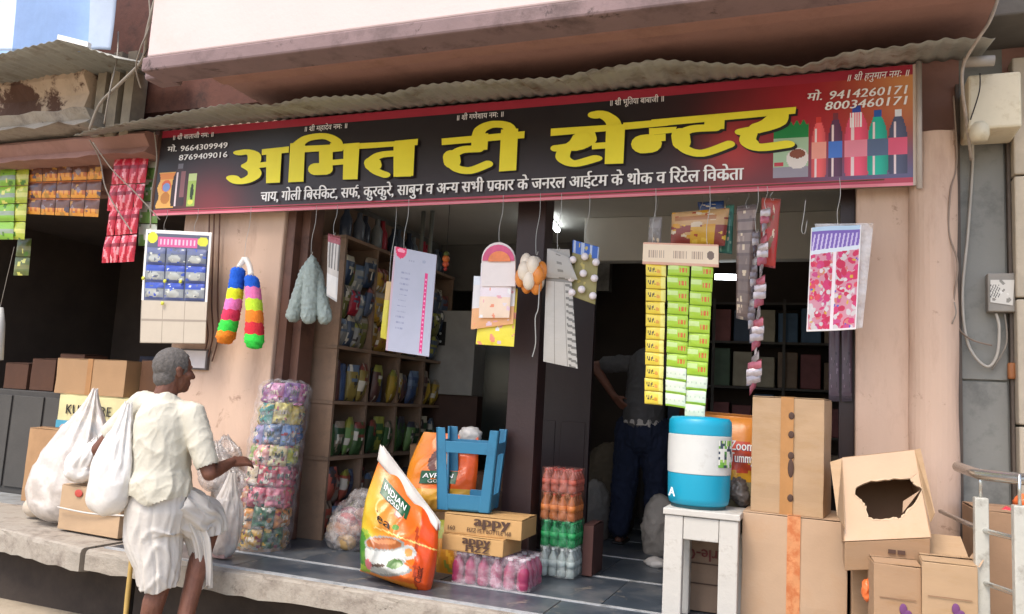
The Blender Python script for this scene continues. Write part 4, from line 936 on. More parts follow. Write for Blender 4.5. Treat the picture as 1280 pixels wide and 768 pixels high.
for k in range(41):
    s = -.005+1.03*k/40; r = (.197-.022*s)*(1-.0*s)*(1 if k < 39 else .55 if k == 40 else .85)*(1-.05*abs(math.sin(s*8*math.pi)))
    rows.append([base+H*s+Vector((math.cos(a)*r, math.sin(a)*r, .0))*(1)+Vector((0, 0, .004*math.sin(a*7)))+Vector((math.cos(a), math.sin(a), 0))*.006*noise.noise(Vector((math.cos(a)*4, math.sin(a)*4, s*14))) for a in [2*math.pi*q/36 for q in range(36)]])
m.grid(rows, close=True); obj('clear_wrap', m, film('tower_wrap', '#e4e2e6', .07, .14, .9, 26, white=.16), t, smooth=True)
m = MB(); m.lathe([(.15, 0), (.155, .02), (.15, .035)], 24, Matrix.Translation(base+Vector((0, 0, -.003)))); obj('base_card', m, mt_card, t)

# tea bags
def tea_bag(name, label, tl, tr, br, bl, y0, y1, dep, seed, word, small, cup=True, fold=True):
    t = empty(name, (at(*tl, y0)+at(*br, y0))/2, label, 'bag')
    c4 = [at(*tl, y1), at(*tr, y1), at(*br, y0), at(*bl, y0)]
    def f(u, v, c):
        X = (tl[0]*(1-u)+tr[0]*u)*(1-v)+(bl[0]*(1-u)+br[0]*u)*v; Y = (tl[1]*(1-u)+tr[1]*u)*(1-v)+(bl[1]*(1-u)+br[1]*u)*v
        if not cup:
            t_ = np.clip((.6-u)/.6, 0, 1); c[:] = L3('#d8581c')*(1-t_[..., None])+L3('#dc8a28')*t_[..., None]; disk(u, v, c, .48, .36, .17, .17, '#5a2c1c'); disk(u, v, c, .50, .37, .09, .11, '#b09078'); c[v > .72] = L3('#d09a38'); return
        def el(x, y, rx, ry, h): m_ = ((X-x)/rx)**2+((Y-y)/ry)**2 < 1; c[m_] = L3(h)
        t_ = np.clip((505-X+(Y-640)*.1)/40, 0, 1)*np.clip((Y-575)/40, 0, 1)*np.clip((725-Y)/40, 0, 1); c[:] = L3('#dc6820')*(1-t_[..., None])+L3('#cdb02c')*t_[..., None]
        el(462, 690, 22, 26, '#88a030'); el(459, 686, 13, 20, '#3f7a2a'); el(468, 700, 9, 10, '#5c8c34'); c[(Y > 712+(X-450)*.25)] = L3('#d88428'); c[X > 527-(Y-700)*.05] = L3('#d24c18'); c[(np.abs(X-526) < 1.2) & (Y > 660)] = L3('#b04014')
        el(505, 692, 10, 6, '#a8a8a0'); el(496, 713, 27, 8, '#8c8c86'); el(495, 711, 26, 7, '#b0b0a8'); el(493, 697, 25, 19, '#b8b8b2'); el(493, 700, 24, 17, '#a4a49e'); el(491, 694, 24, 17, '#bcbcb6'); el(518, 692, 8, 9, '#b4b4ae'); el(518, 692, 4, 5, '#c88a40')
        el(491, 682, 23, 9, '#94948e'); el(491, 682, 20, 7, '#a05c30'); el(493, 680, 12, 3, '#bf7c4c'); el(504, 706, 9, 6, '#4c7030'); el(470, 706, 6, 6, '#c87074'); el(484, 708, 9, 2, '#5a4a40')
        el(507, 645, 6, 6, '#a84838'); el(507, 645, 4, 4, '#c8a090'); el(504, 662, 4, 4, '#5f8a3c'); c[(np.abs(Y-662-(X-480)*.4) < 1) & (X > 482)] = L3('#e8c070')
    m = MB(); rnd = random.Random(seed)
    def bl_(sg):
        def b(u, v):
            e = max(0, 1-abs(2*u-1)**2.2)**.5; vv = min(1, v*1.9)**.8; lo = 1 if v < .86 else max(0, (1-v)/.14)**.45
            n = noise.noise(Vector((u*3.2+seed, v*4.2, sg)))*.35+((1-abs(noise.noise(Vector((u*4+seed, v*5+u*2, 7))))*2)**3)*.14
            return sg*dep*.5*(e*vv*lo*(1+n)+.02*(1-vv))
        return b
    def warp(P):
        ex = (c4[2]-c4[3]).normalized()
        for i_, row in enumerate(P):
            v = i_/(len(P)-1); k_ = .045*math.sin(math.pi*min(1, v*1.05))**1.0
            for j_ in range(len(row)):
                u = j_/(len(row)-1); row[j_] = row[j_]+ex*((2*u-1)*k_ if u < .5 else (2*u-1)*k_*.3)
        return P
    m.grid(warp(quadpts(c4, 56, 72, bl_(1)))); m.grid(warp(quadpts(c4, 56, 72, bl_(-1)))); fc = pcolor(56, 72, f); m.fc = np.vstack([fc, fc])
    obj('printed_sack', m, mt_print, t, smooth=True, fix=False)
    nrm = (c4[1]-c4[0]).cross(c4[3]-c4[0]).normalized(); nrm = -nrm if nrm.y > 0 else nrm
    # folded white hem
    if fold:
        s4 = [p+nrm*.012 for p in sub4(c4, -.03, 1.02, -.05, .085)]
        mm = MB(); mm.grid(quadpts(s4, 30, 4, lambda u, v: .012+.01*math.sin(u*14))); mm.grid(quadpts(s4, 30, 4, lambda u, v: -.03)); obj('folded_hem', mm, mt_polyw, t, smooth=True, solid=.004)
    # green name label and lettering, following the bulge of the sack
    def surf(u, v, e):
        a, b_, c_, d = c4; return (a*(1-u)+b_*u)*(1-v)+(d*(1-u)+c_*u)*v+nrm*(bl_(1)(min(1, max(0, u)), min(1, max(0, v)))+e)
    def uvtext(word, u0, v0, du, dv, h, mat, e, nm, vert=False):
        pts, adv = shape_text(word); mm = MB(); k = 0
        for V, F in pts:
            for off in (-.012, .012):
                k += 1; VV = []
                for a, b_ in V:
                    s_ = (a+off)/adv
                    VV.append(surf(u0+du*s_, v0+dv*s_-b_*h, e+.0006*k) if not vert else surf(u0-b_*h, v0-dv*s_, e+.0006*k))
                mm.add(VV, F)
        obj(nm, mm, mat, t, fix=False)
    U0, U1, V0, V1 = (.14, .60, .14, .29) if cup else (.22, .80, .50, .66)
    mm = MB(); rows = [[surf(U0+(U1-U0)*a/8, V0+(V1-V0)*b/4, .005) for a in range(9)] for b in range(5)]; mm.grid(rows); obj('green_label', mm, M('label_green', '#12502f', .35, .1), t, smooth=True)
    uvtext(word, U0+.04, V0+(V1-V0)*.56, U1-U0-.08, 0, .085, mt_whitep, .009, 'label_lettering')
    uvtext(small, U0+.13, V0+(V1-V0)*.92, U1-U0-.26, 0, .055, mt_whitep, .009, 'label_lettering')
    if cup:
        uvtext('Tea', .06, .50, .36, 0, .11, mt_black, .008, 'tea_lettering')
        uvtext('Classic', .93, .86, 0, .2, .10, mt_black, .012, 'side_lettering', True)
    return t
tea_bag('tea_sack', 'large orange tea sack with white folded top, teacup picture and green label', (478, 566), (548, 655), (537, 745), (450, 714), 3.97, 4.08, .26, 3, 'INDIAN', 'GOLD')
tea_bag('tea_sack', 'second orange sack standing behind the blue stool, mostly hidden', (530, 540), (598, 545), (590, 640), (505, 640), 4.52, 4.60, .16, 8, 'AVRAN', 'GOLD', cup=False, fold=False)
# blurry yellow bags beside the boxes
t = empty('yellow_pouch', onz(560, 715, .5)+Vector((0, .12, 0)), 'amber yellow pouch on the floor between the tea sack and pink bottles', 'pouch')
m = MB(); c4 = [at(545, 650, 4.5), at(585, 650, 4.5), at(583, 722, 4.38), at(545, 720, 4.38)]; pillow(m, c4, .10, 14, 16, lambda u, v, c: (c.__setitem__(slice(None), L3('#b87a20')), c.__setitem__(v < .4, L3('#8c9040')), speckle(u, v, c, ['#d09a30', '#7a7a30'], 10, 3, .05, .15)), 6); obj('pouch', m, mt_print, t, smooth=True, fix=False)

# shrink-wrapped bottle trays
def bottle_pack(name, label, x0, x1, y0, y1, z0, h, nx, ny, liquid, capcol, rz=0, wrap='#ffffff', lab=None, op=.1, gp=None):
    cx, cy = (x0+x1)/2, (y0+y1)/2; t = empty(name, (cx, cy, z0), label, 'bottle pack', gp); t.rotation_euler = (0, 0, 0)
    r = min((x1-x0)/nx, (y1-y0)/ny)/2*.98; A = Matrix.Translation((cx, cy, z0)) @ Matrix.Rotation(R(rz), 4, 'Z')
    mk, n_, L_, p_ = base_mat('bottle_liquid'); p_.inputs['Base Color'].default_value = lin4(liquid); p_.inputs['Roughness'].default_value = .08; p_.inputs['Transmission Weight'].default_value = .35
    mc = M('bottle_cap', capcol, .4); ml = M('bottle_label', lab, .5) if lab else None
    for j in range(ny):
        for i in range(nx):
            T = A @ Matrix.Translation(((i+.5)*(x1-x0)/nx-(x1-x0)/2, (j+.5)*(y1-y0)/ny-(y1-y0)/2, 0))
            m = MB(); m.lathe([(r*.8, .002), (r*.96, .012), (r*.96, h*.22), (r*.86, h*.27), (r*.96, h*.33), (r*.96, h*.58), (r*.8, h*.70), (r*.36, h*.86), (r*.34, h*.93)], 14, T); bo = obj('bottle', m, mk, t, smooth=True)
            m = MB(); m.lathe([(r*.42, h*.92), (r*.42, h)], 10, T); obj('cap', m, mc, bo)
            if lab: m = MB(); m.lathe([(r*.985, h*.34), (r*.985, h*.57)], 14, T); obj('label_band', m, ml, bo, smooth=True)
    m = MB(); rows = []; X, Y_ = (x1-x0)/2+.006, (y1-y0)/2+.006
    for k in range(13):
        s = k/12; z = (h+.006)*s; sh = 1-.05*math.sin(s*3.14)-(.10*max(0, s-.8)*5*.2); row = []
        for q in range(48):
            a = 2*math.pi*q/48; ca, sa = math.cos(a), math.sin(a); p = 7; d = (abs(ca)**p+abs(sa)**p)**(-1/p)
            row.append(A @ Vector((X*d*ca*sh, Y_*d*sa*sh, z)))
        rows.append(row)
    rows.append([A @ ((A.inverted() @ v)*.02*Vector((1, 1, 1)).x+Vector((0, 0, h+.004))) if False else A @ Vector(((A.inverted() @ v).x*.3, (A.inverted() @ v).y*.3, h+.008)) for v in rows[-1]])
    m.grid(rows, close=True); obj('shrink_wrap', m, film('shrink_'+name, wrap, op, .1, .8, 18, white=.22), t, smooth=True); return t
bottle_pack('pink_bottle_pack', 'shrink wrapped tray of pink drink bottles under the brown drink cartons', -1.90, -1.44, 4.17, 4.46, .505, .165, 6, 4, '#b04468', '#c9c0c4', 0, '#f0dce4')
for i, (cx, yy, zz, h, liq, capc, lab, wr, txt) in enumerate([(-1.43, 4.76, .505, .165, '#b8c4c0', '#e4e8e6', '#a9b6b4', '#e8f0ee', 'clear water bottle pack at the bottom of the small stack by the post'), (-1.43, 4.76, .678, .145, '#1f8a4c', '#2f9c5c', '#2c9a58', '#70d098', 'green bottle pack second in the small stack by the post'),
                                                      (-1.44, 4.76, .83, .155, '#c2703c', '#b8402c', '#d07a3c', '#f0a880', 'orange bottle pack third in the small stack by the post'), (-1.44, 4.76, .992, .135, '#b8604c', '#b04038', '#b85a48', '#f0a898', 'reddish orange pack topmost of the small stack by the post')]):
    bottle_pack('drink_pack', txt, cx-.115, cx+.105, yy-.11, yy+.11, zz, h, 4, 4, liq, capc, 0, wr, lab, .06, 'drink packs stacked beside the post')
carton('carton', 'narrow reddish brown carton behind the green bottle pack', (-1.318, -1.255, 4.80, 5.05, .505, .80, 0), M('red_carton', '#553630', .8))
# drink cartons
mt_kraft = M('kraft_tray', '#b8905c', .75, .06, 4, .1, 80)
for i, (cc, lab) in enumerate([((-1.95, -1.575, 4.16, 4.42, .676, .762, -3), 'lower brown drink carton lettered with dark print, on the pink bottles'), ((-1.955, -1.50, 4.18, 4.46, .768, .872, 2), 'upper brown drink carton lettered with dark print, under the blue stool')]):
    t, T = carton('drink_carton', lab, cc, mt_kraft, group='drink cartons under the stool'); x0, x1, y0, y1, z0, z1, rz = cc
    if i == 0:
        front_text(t, 'appy', x0+.13, y0-.006, z1-.038, .17, .066, mt_ink, T, fat=.04); front_text(t, 'FIZZ', x0+.15, y0-.006, z0+.008, .15, .05, mt_ink, T, fat=.04)
    else:
        front_text(t, 'appy', x0+.18, y0-.006, z1-.048, .21, .078, mt_ink, T, fat=.04); front_text(t, 'FIZZ PET BOTTLE 160', x0+.14, y0-.006, z0+.018, .26, .034, mt_ink, T, fat=.02); front_text(t, '160', x0+.02, y0-.006, z0+.02, .05, .034, mt_ink, T)
# blue stool lying upside down on the cartons
t = empty('plastic_stool', (-1.92, 4.32, .88), 'blue plastic stool turned upside down on the drink cartons', 'stool')
N0 = len(bpy.data.objects)
cx, cy, z0, z1 = -1.895, 4.37, .885, 1.345
RS = Matrix.Rotation(R(13), 4, 'Z')
def sq(w_, z, cxx=cx, cyy=cy): return [Vector((sx*w_, sy*w_, z)) for sx, sy in ((-1, -1), (1, -1), (1, 1), (-1, 1))]
wb, wt = .152, .182; scx, scy = cx, cy; cx = cy = 0.0
m = MB(); m.box(cx-wb+.008, cx+wb-.008, cy-wb+.008, cy+wb-.008, z0, z0+.02); obj('seat', m, mt_bluep, t, bevel=.006)
B, T_ = sq(wb, z0+.0), sq(wt, z1)
for k in range(4):
    b_, tp = B[k], T_[k]; sx = 1 if b_.x > cx else -1; sy = 1 if b_.y > cy else -1; m = MB()
    for (ax, ay) in ((1, 0), (0, 1)):
        wz = .065; wz2 = .052; th_ = .012
        if ax: P = [(b_, b_-Vector((sx*wz, 0, 0))), (tp, tp-Vector((sx*wz2, 0, 0)))]; th = Vector((0, -sy*th_, 0))
        else: P = [(b_, b_-Vector((0, sy*wz, 0))), (tp, tp-Vector((0, sy*wz2, 0)))]; th = Vector((-sx*th_, 0, 0))
        m.prism([P[0][0], P[0][1], P[1][1], P[1][0]], th)
    obj('leg', m, mt_bluep, t, bevel=.003)
for k in range(4):
    for (s0, s1, nm) in ((.02, .20, 'lower_apron'), (.70, .84, 'cross_rail')):
        a0, b0 = B[k].lerp(T_[k], s0), B[(k+1) % 4].lerp(T_[(k+1) % 4], s0); a1, b1 = B[k].lerp(T_[k], s1), B[(k+1) % 4].lerp(T_[(k+1) % 4], s1)
        e = .05; nv = ((a0+b0)/2-Vector((cx, cy, a0.z))).normalized()*.009
        m = MB(); m.prism([a0.lerp(b0, e)-nv*.2, b0.lerp(a0, e)-nv*.2, b1.lerp(a1, e)-nv*.2, a1.lerp(b1, e)-nv*.2], -nv); obj(nm, m, mt_bluep, t, bevel=.002)
cx, cy = scx, scy
for o_ in kids(t):
    M_ = Matrix.Translation((scx, scy, 0)) @ RS; c0 = o_.location+t.location; o_.location = (M_ @ c0)-t.location; o_.rotation_euler.z = R(13)
t = empty('white_bag', at(588, 545, 4.62), 'small white crumpled bag lying on the orange sack behind the blue stool', 'bag')
m = MB(); m.ball(at(588, 545, 4.62), (.075, .06, .06), 10); fuse('crumpled_bag', m, .012, mt_polyw, t, disp=crumple(.02, 12))
m = MB()

# white stool with the water cooler
mt_ws = mt_whitewood; x0, x1, y0, y1 = -.69, -.345, 3.98, 4.30; zt = 1.045
t = empty('wooden_stool', ((x0+x1)/2, (y0+y1)/2, .5), 'worn white painted tall stool under the water cooler', 'stool')
m = MB(); m.box(x0-.008, x1+.008, y0-.008, y1+.008, zt-.03, zt); obj('seat', m, mt_ws, t, bevel=.004)
for sx in (0, 1):
    for sy in (0, 1):
        xa = x0 if not sx else x1-.088; ya = y0 if not sy else y1-.06; m = MB(); m.box(xa, xa+.088, ya, ya+.06, .5, zt-.032); obj('leg', m, mt_ws, t, bevel=.005)
for ya in (y0+.003, y1-.05):
    m = MB(); m.box(x0+.09, x1-.09, ya, ya+.04, zt-.14, zt-.034); obj('apron', m, mt_ws, t, bevel=.004)
for xa in (x0+.004, x1-.04):
    m = MB(); m.box(xa, xa+.035, y0+.062, y1-.062, zt-.12, zt-.034); obj('apron', m, mt_ws, t, bevel=.004)
cx, cy = -.555, 4.145; z0 = zt+.001
t = empty('water_cooler', (cx, cy, z0), 'turquoise and white round water jug cooler on the white stool', 'cooler')
def ring(nm, prof, mat, sub=0):
    m = MB(); m.lathe([(r, z0+z) for r, z in prof], 40, Matrix.Translation((cx, cy, 0))); return obj(nm, m, mat, t, smooth=False, bevel=.0)
def ring_s(nm, prof, mat):
    o = ring(nm, prof, mat); o.data.shade_smooth(); md = o.modifiers.new('e', 'EDGE_SPLIT'); md.split_angle = R(50); return o
ring_s('lower_body', [(.128, .012), (.144, .022), (.150, .05), (.153, .165)], mt_tealp)
ring_s('foot_rim', [(.132, 0), (.134, .014)], M('dark_rim', '#1c4a50', .5))
ring_s('white_band', [(.149, .164), (.155, .168), (.157, .25), (.156, .352), (.150, .356)], mt_whitepl)
ring_s('lid', [(.150, .354), (.154, .357), (.155, .40), (.152, .425), (.140, .440), (.05, .446)], mt_tealp)
m = MB(); a0 = R(-133)
m = MB(); put_text(m, 'A', (cx-.118, cy-.118, z0+.055), (.76, -.65, 0), (0, 0, 1), .045, .062, .03, lift=.012); obj('letter_a', m, mt_whitep, t, fix=False)
def fsk(u, v, c): c[:] = L3('#dcdcd4'); speckle(u, v, c, ['#6aa83c', '#4a8a3c', '#3a4a58', '#2c3c50', '#9ac060'], 30, 4, .05, .14)
ang = [R(-48)+R(40)*k/12 for k in range(13)]
m = MB(); rows = [[Vector((cx+math.cos(a)*.1585, cy+math.sin(a)*.1585, z0+.335-.13*b/10)) for a in ang] for b in range(11)]; m.grid(rows); m.fc = pcolor(12, 10, fsk); obj('sticker', m, mt_paper, t, fix=False)
t = empty('orange_sack', at(915, 520, 4.45), 'orange and yellow printed sack standing between the cooler and tall carton', 'bag')
c4 = [at(878, 514, 4.46), at(950, 520, 4.46), at(950, 640, 4.40), at(878, 640, 4.40)]
def fz(u, v, c): c[:] = L3('#d88a3c'); c[v > .55] = L3('#e0a838'); c[v > .7] = L3('#8c8468'); disk(u, v, c, .7, .45, .35, .16, '#d0543c'); disk(u, v, c, .4, .2, .14, .1, '#c8a878'); speckle(u, v, c, ['#b87838', '#e8b850', '#a8a090', '#5c5a58'], 14, 3, .02, .07)
m = MB(); pillow(m, c4, .12, 26, 34, fz, 4); obj('printed_sack', m, mt_print, t, smooth=True, fix=False)
mtbl = M('blue_print', '#2c3c80', .5)
for w1, w2, py in (('Zoom', 'Tummy', 556),):
    for wd, yy in ((w1, 562), (w2, 577)):
        a, b_ = at(912, yy, 4.34), at(943, yy, 4.34); m = MB(); put_text(m, wd, a+Vector((-.002, .003, -.003)), (1, 0, 0), (0, 0, 1), (b_-a).length, .075, .05); obj('sack_lettering', m, mtbl, t, fix=False)
        m = MB(); put_text(m, wd, a+Vector((0, -.004, 0)), (1, 0, 0), (0, 0, 1), (b_-a).length, .07, .02); obj('sack_lettering', m, mt_whitep, t, fix=False)
t = empty('foil_bag', at(920, 620, 4.3), 'small crumpled silver grey bag on the stool edge beside the cooler', 'bag')
m = MB(); m.ball(at(922, 612, 4.36), (.05, .04, .07), 9); m.ball(at(928, 622, 4.36), (.04, .04, .05), 9); fuse('crumpled_bag', m, .009, M('grey_foil', '#77706c', .3, .4, 30, .5, 30, metal=.3), t, disp=crumple(.02, 22))
# upside down biscuit carton seen through the stool
t, T = carton('biscuit_carton', 'brown biscuit carton standing upside down under the white stool', (-.66, -.385, 4.33, 4.62, .505, 1.0, 0), M('dull_card', '#8e7662', .8, .08, 4))
front_text(t, 'GOLD', -.42, 4.324, .905, .17, .075, mt_ink, None, rot=math.pi, fat=.02); front_text(t, 'Parle-G', -.40, 4.324, .815, .24, .085, M('red_ink', '#6a2c28', .7), None, rot=math.pi, fat=.02)
for z in (.74, .64): m = MB(); m.box(-.63, -.42, 4.322, 4.324, z, z+.006); obj('printed_line', m, mt_ink, t)
# big cartons at the right
carton('carton', 'huge buff carton with printed orange tape beside the white stool', (-.335, .135, 4.12, 4.55, .505, 1.045, -1), mt_cardpink, tape=mt_tapeor)
t, T = carton('carton', 'tall brown carton standing on the huge buff carton before the doorway', (-.29, .045, 4.14, 4.44, 1.05, 1.605, -7), mt_card2, tape=mt_tape)
for z in (1.13, 1.27, 1.33, 1.43, 1.52):
    m = MB(); m.ball((-.122-.0*z, 4.131, z), (.014, .002, .018 if z != 1.27 else .045), 6); obj('tape_mark', m, mt_ink, t, smooth=True)
# torn open carton: body, flaps and a ragged hole with dark inside
def panel_with_hole(mb, c4, hole, n=0):
    pass
t = empty('torn_carton', (.24, 3.92, .94), 'torn brown carton with a ragged hole in its tilted top panel', 'box')
A0, A1, A2, A3 = at(1053, 573, 3.98), at(1143, 563, 3.98), at(1163, 672, 3.74), at(1056, 677, 3.74)     # slanting front panel
hole_px = [(1071, 610), (1088, 602), (1112, 600), (1138, 598), (1142, 606), (1152, 612), (1146, 628), (1131, 640), (1127, 648), (1116, 648), (1100, 651), (1086, 648), (1083, 634), (1077, 626), (1068, 617)]
nrm = (A1-A0).cross(A3-A0).normalized(); nrm = nrm if nrm.y < 0 else -nrm
def onpl(px, py):
    d = Vector(_ray(px, py)); o_ = Vector(CP); return o_+d*((A0-o_).dot(nrm)/d.dot(nrm))
inner = [onpl(*p) for p in hole_px]
ocen = sum(inner, Vector())/len(inner)
A2, A3 = onpl(1163, 672), onpl(1056, 677); A1 = onpl(1143, 563)
cor = [A0, A1, A2, A3]
ux = (A1-A0).normalized(); uy = nrm.cross(ux)
def outer_pt(p):
    d = (p-ocen); best = None
    for i in range(4):
        a, b_ = cor[i], cor[(i+1) % 4]; e = b_-a
        D2 = lambda w: (w.dot(ux), w.dot(uy)); dx, dy = D2(d); ex, ey = D2(e); ax, ay = D2(a-ocen); den = dx*ey-dy*ex
        if abs(den) < 1e-9: continue
        t_ = (ax*ey-ay*ex)/den; s_ = (ax*dy-ay*dx)/den
        if t_ > 0 and -.001 <= s_ <= 1.001 and (best is None or t_ < best): best = t_
    return ocen+d*(best or 1.5)
dense = []
rr = random.Random(5)
for i in range(len(inner)):
    a, b_ = inner[i], inner[(i+1) % len(inner)]
    for k in range(4): dense.append(a.lerp(b_, k/4)+(ux*rr.uniform(-.004, .004)+uy*rr.uniform(-.004, .004)))
outs = [outer_pt(p) for p in dense]
m = MB(); m.grid([[p+nrm*.004+(p-ocen).normalized()*.004 for p in dense], [p-nrm*.004 for p in dense]], close=True); m.grid([[p+nrm*.0035+(p-ocen).normalized()*(.004+.006*rr.random()) for p in dense], [p+nrm*.0045 for p in dense]], close=True); obj('torn_edge', m, M('torn_paper', '#b9a184', .9), t)
m = MB(); q0, q1, q2 = onpl(1150, 612), onpl(1128, 640), onpl(1128, 618); m.prism([q0-nrm*.01, q1-nrm*.012, q2-nrm*.06], nrm*.003); obj('bent_flap', m, mt_cardpink, t)
# insert the true corners so that the outline stays square
for c_ in cor:
    j = min(range(len(outs)), key=lambda q: (outs[q]-c_).length); outs[j] = c_
m = MB(); m.grid([dense, outs], close=True); obj('torn_panel', m, mt_cardpink, t, solid=.005)
bk = Vector((.0, .34, -.05))
m = MB(); m.prism([A0+bk, A1+bk, A2+bk+Vector((0, 0, 0)), A3+bk], (0, .004, 0)); obj('back_panel', m, mt_cardin, t)
m = MB(); m.prism([A0, A0+bk, A3+bk, A3], (-.004, 0, 0)); m2 = MB(); obj('side_panel', m, mt_card, t)
m = MB(); m.prism([A1, A1+bk, A2+bk, A2], (.004, 0, 0)); obj('side_panel', m, mt_card, t)
m = MB(); m.prism([A0, A1, A1+bk, A0+bk], (0, 0, .004)); obj('top_panel', m, mt_card, t)
zb = .985; F0, F1 = Vector((A3.x+.0, A3.y-.0, 0)), Vector((A2.x, A2.y, 0)); F0.z = A3.z-.003; F1.z = A2.z-.003
m = MB(); m.prism([F0, F1, F1-Vector((0, -.02, .12)), F0-Vector((0, -.02, .12))], (0, .30, 0)); fr = obj('front_band', m, mt_card, t, bevel=.003)
m = MB(); p = at(1117, 690, F0.y-.0); 
for sx in (0, .035): m.box(p.x+sx-.02, p.x+sx+.008, F0.y-.002, F0.y+.02, p.z-.008, p.z+.008)
o = obj('handling_mark', m, mt_ink, t)
l0, l3 = A0+Vector((-.002, 0, 0)), A3+Vector((-.002, 0, .05))
m = MB(); m.prism([l0, l3, l3+Vector((-.03, -.05, .06)), l0+Vector((-.05, -.02, -.02))], (.003, .003, 0)); obj('side_flap', m, mt_card2, t)
r0__, r3 = A1+Vector((.002, 0, 0)), A2+Vector((.002, 0, .06))
m = MB(); m.prism([r0__, r3, r3+Vector((.012, -.03, .04)), r0__+Vector((.02, -.02, .01))], (-.003, .003, 0)); obj('side_flap', m, mt_card2, t)
carton('carton', 'brown carton under the torn one, mostly hidden by smaller boxes', (.145, .47, 3.95, 4.25, .505, .925, 0), mt_card)
# two front low cartons
for i, (cc, lab) in enumerate([((.205, .375, 3.60, 3.80, .0, .955, 4), 'front brown carton with half round purple mark at the bottom right'), ((.385, .575, 3.58, 3.80, .0, .985, -2), 'front brown carton with open top flaps beside the steel railing')]):
    t, T = carton('carton', lab, cc, mt_card2 if i else mt_card, group='front cartons'); x0, x1, y0, y1, z0, z1, rz = cc
    m = MB(); m.box(x0+.02, x1-.02, y0-.006, y0-.004, z1-.128, z1-.125); m.v = [tuple(T @ Vector(v)) for v in m.v]; obj('printed_line', m, M('pale_ink', '#8a6a50', .8), t)
    m = MB(); m.ball(((x0+x1)/2+.02, y0-.004, z1-.165), (.014, .002, .022), 8); m.ball(((x0+x1)/2+.035, y0-.004, z1-.18), (.016, .002, .014), 8); m.v = [tuple(T @ Vector(v)) for v in m.v]; obj('purple_mark', m, M('purple_ink', '#6a3a6a', .7), t, smooth=True)
    if i:
        for sg, (ya, yb) in ((-1, (y1-.01, y1+.0)),):
            m = MB(); m.prism([Vector((x0, y1, z1)), Vector((x1, y1, z1)), Vector((x1-.02, y1+.06, z1+.075)), Vector((x0+.02, y1+.06, z1+.075))], (0, .004, 0)); obj('raised_flap', m, mt_card2, t)
            m = MB(); m.prism([Vector((x1, y0, z1)), Vector((x1, y1, z1)), Vector((x1+.03, y1-.02, z1+.05)), Vector((x1+.03, y0+.03, z1+.05))], (.004, 0, 0)); obj('raised_flap', m, mt_cardpink, t)
t = empty('orange_net_bag', at(1083, 740, 3.75), 'small bright orange plastic bag squeezed between the cartons', 'bag')
m = MB(); m.ball(at(1083, 738, 3.78), (.018, .03, .05), 8); m.ball(at(1089, 720, 3.80), (.012, .02, .06), 8); fuse('plastic_bag', m, .007, M('orange_film', '#e0703a', .3, .1, 8, .3), t, disp=crumple(.01, 30))
# steel railing at right
t = empty('steel_railing', (.66, 3.6, 0), 'steel stair railing with square posts at the lower right corner', 'railing')
def seg(nm, a, b_, r, mat=mt_steel, n=10): m = MB(); m.tube([a, b_], r, n); return obj(nm, m, mat, t, smooth=True)
p1 = at(1226, 640, 3.62); p2 = at(1275, 640, 3.42)
for p, zt in ((p1, at(1226, 622, 3.62).z), (p2, at(1275, 632, 3.42).z)):
    m = MB(); m.box(p.x-.024, p.x+.024, p.y-.024, p.y+.024, 0, zt); po = obj('post', m, mt_railpaint, t, bevel=.004)
    m = MB(); m.tube([(p.x, p.y, zt-.003), (p.x, p.y, zt+.11)], .006, 8); obj('pin', m, mt_steel, po, smooth=True)
top = at(1232, 594, 3.60)
m = MB(); m.tube([Vector((p1.x-.03, 3.95, top.z+.01)), Vector((p1.x, 3.62, top.z)), Vector((p2.x+.5, 3.0, top.z-.0))], .022, 14); obj('handrail', m, mt_steel, t, smooth=True)
for py in (663, 728):
    z = at(1232, py, 3.62).z; m = MB(); m.tube([Vector((p1.x-.06, 4.25, z+.0)), Vector((p1.x, 3.62, z)), Vector((p2.x, p2.y, z)), Vector((p2.x+.4, 3.0, z))], .010, 10); obj('bar', m, mt_steel, t, smooth=True)
carton('carton', 'brown carton behind the steel railing holding colourful bags', (.64, .98, 4.02, 4.4, .4, 1.16, 0), mt_cardin)
t = empty('red_bag', at(1262, 640, 4.1), 'red plastic bag on the carton behind the railing', 'bag'); m = MB(); m.ball(at(1262, 645, 4.12), (.05, .05, .035), 9); fuse('plastic_bag', m, .01, M('red_film', '#c83a48', .35), t, disp=crumple(.02, 16))
t = empty('orange_bag', at(1278, 625, 4.2), 'orange plastic bag at the right edge behind the railing', 'bag'); m = MB(); m.ball(at(1280, 628, 4.25), (.04, .05, .04), 9); fuse('plastic_bag', m, .01, M('orange_film2', '#e0703a', .35), t, disp=crumple(.02, 16))
t = empty('clear_bag', at(1245, 645, 4.2), 'clear grey plastic bag beside the red one behind the railing', 'bag'); m = MB(); m.ball(at(1243, 650, 4.2), (.05, .05, .05), 9); fuse('plastic_bag', m, .01, mt_poly, t, disp=crumple(.02, 14))
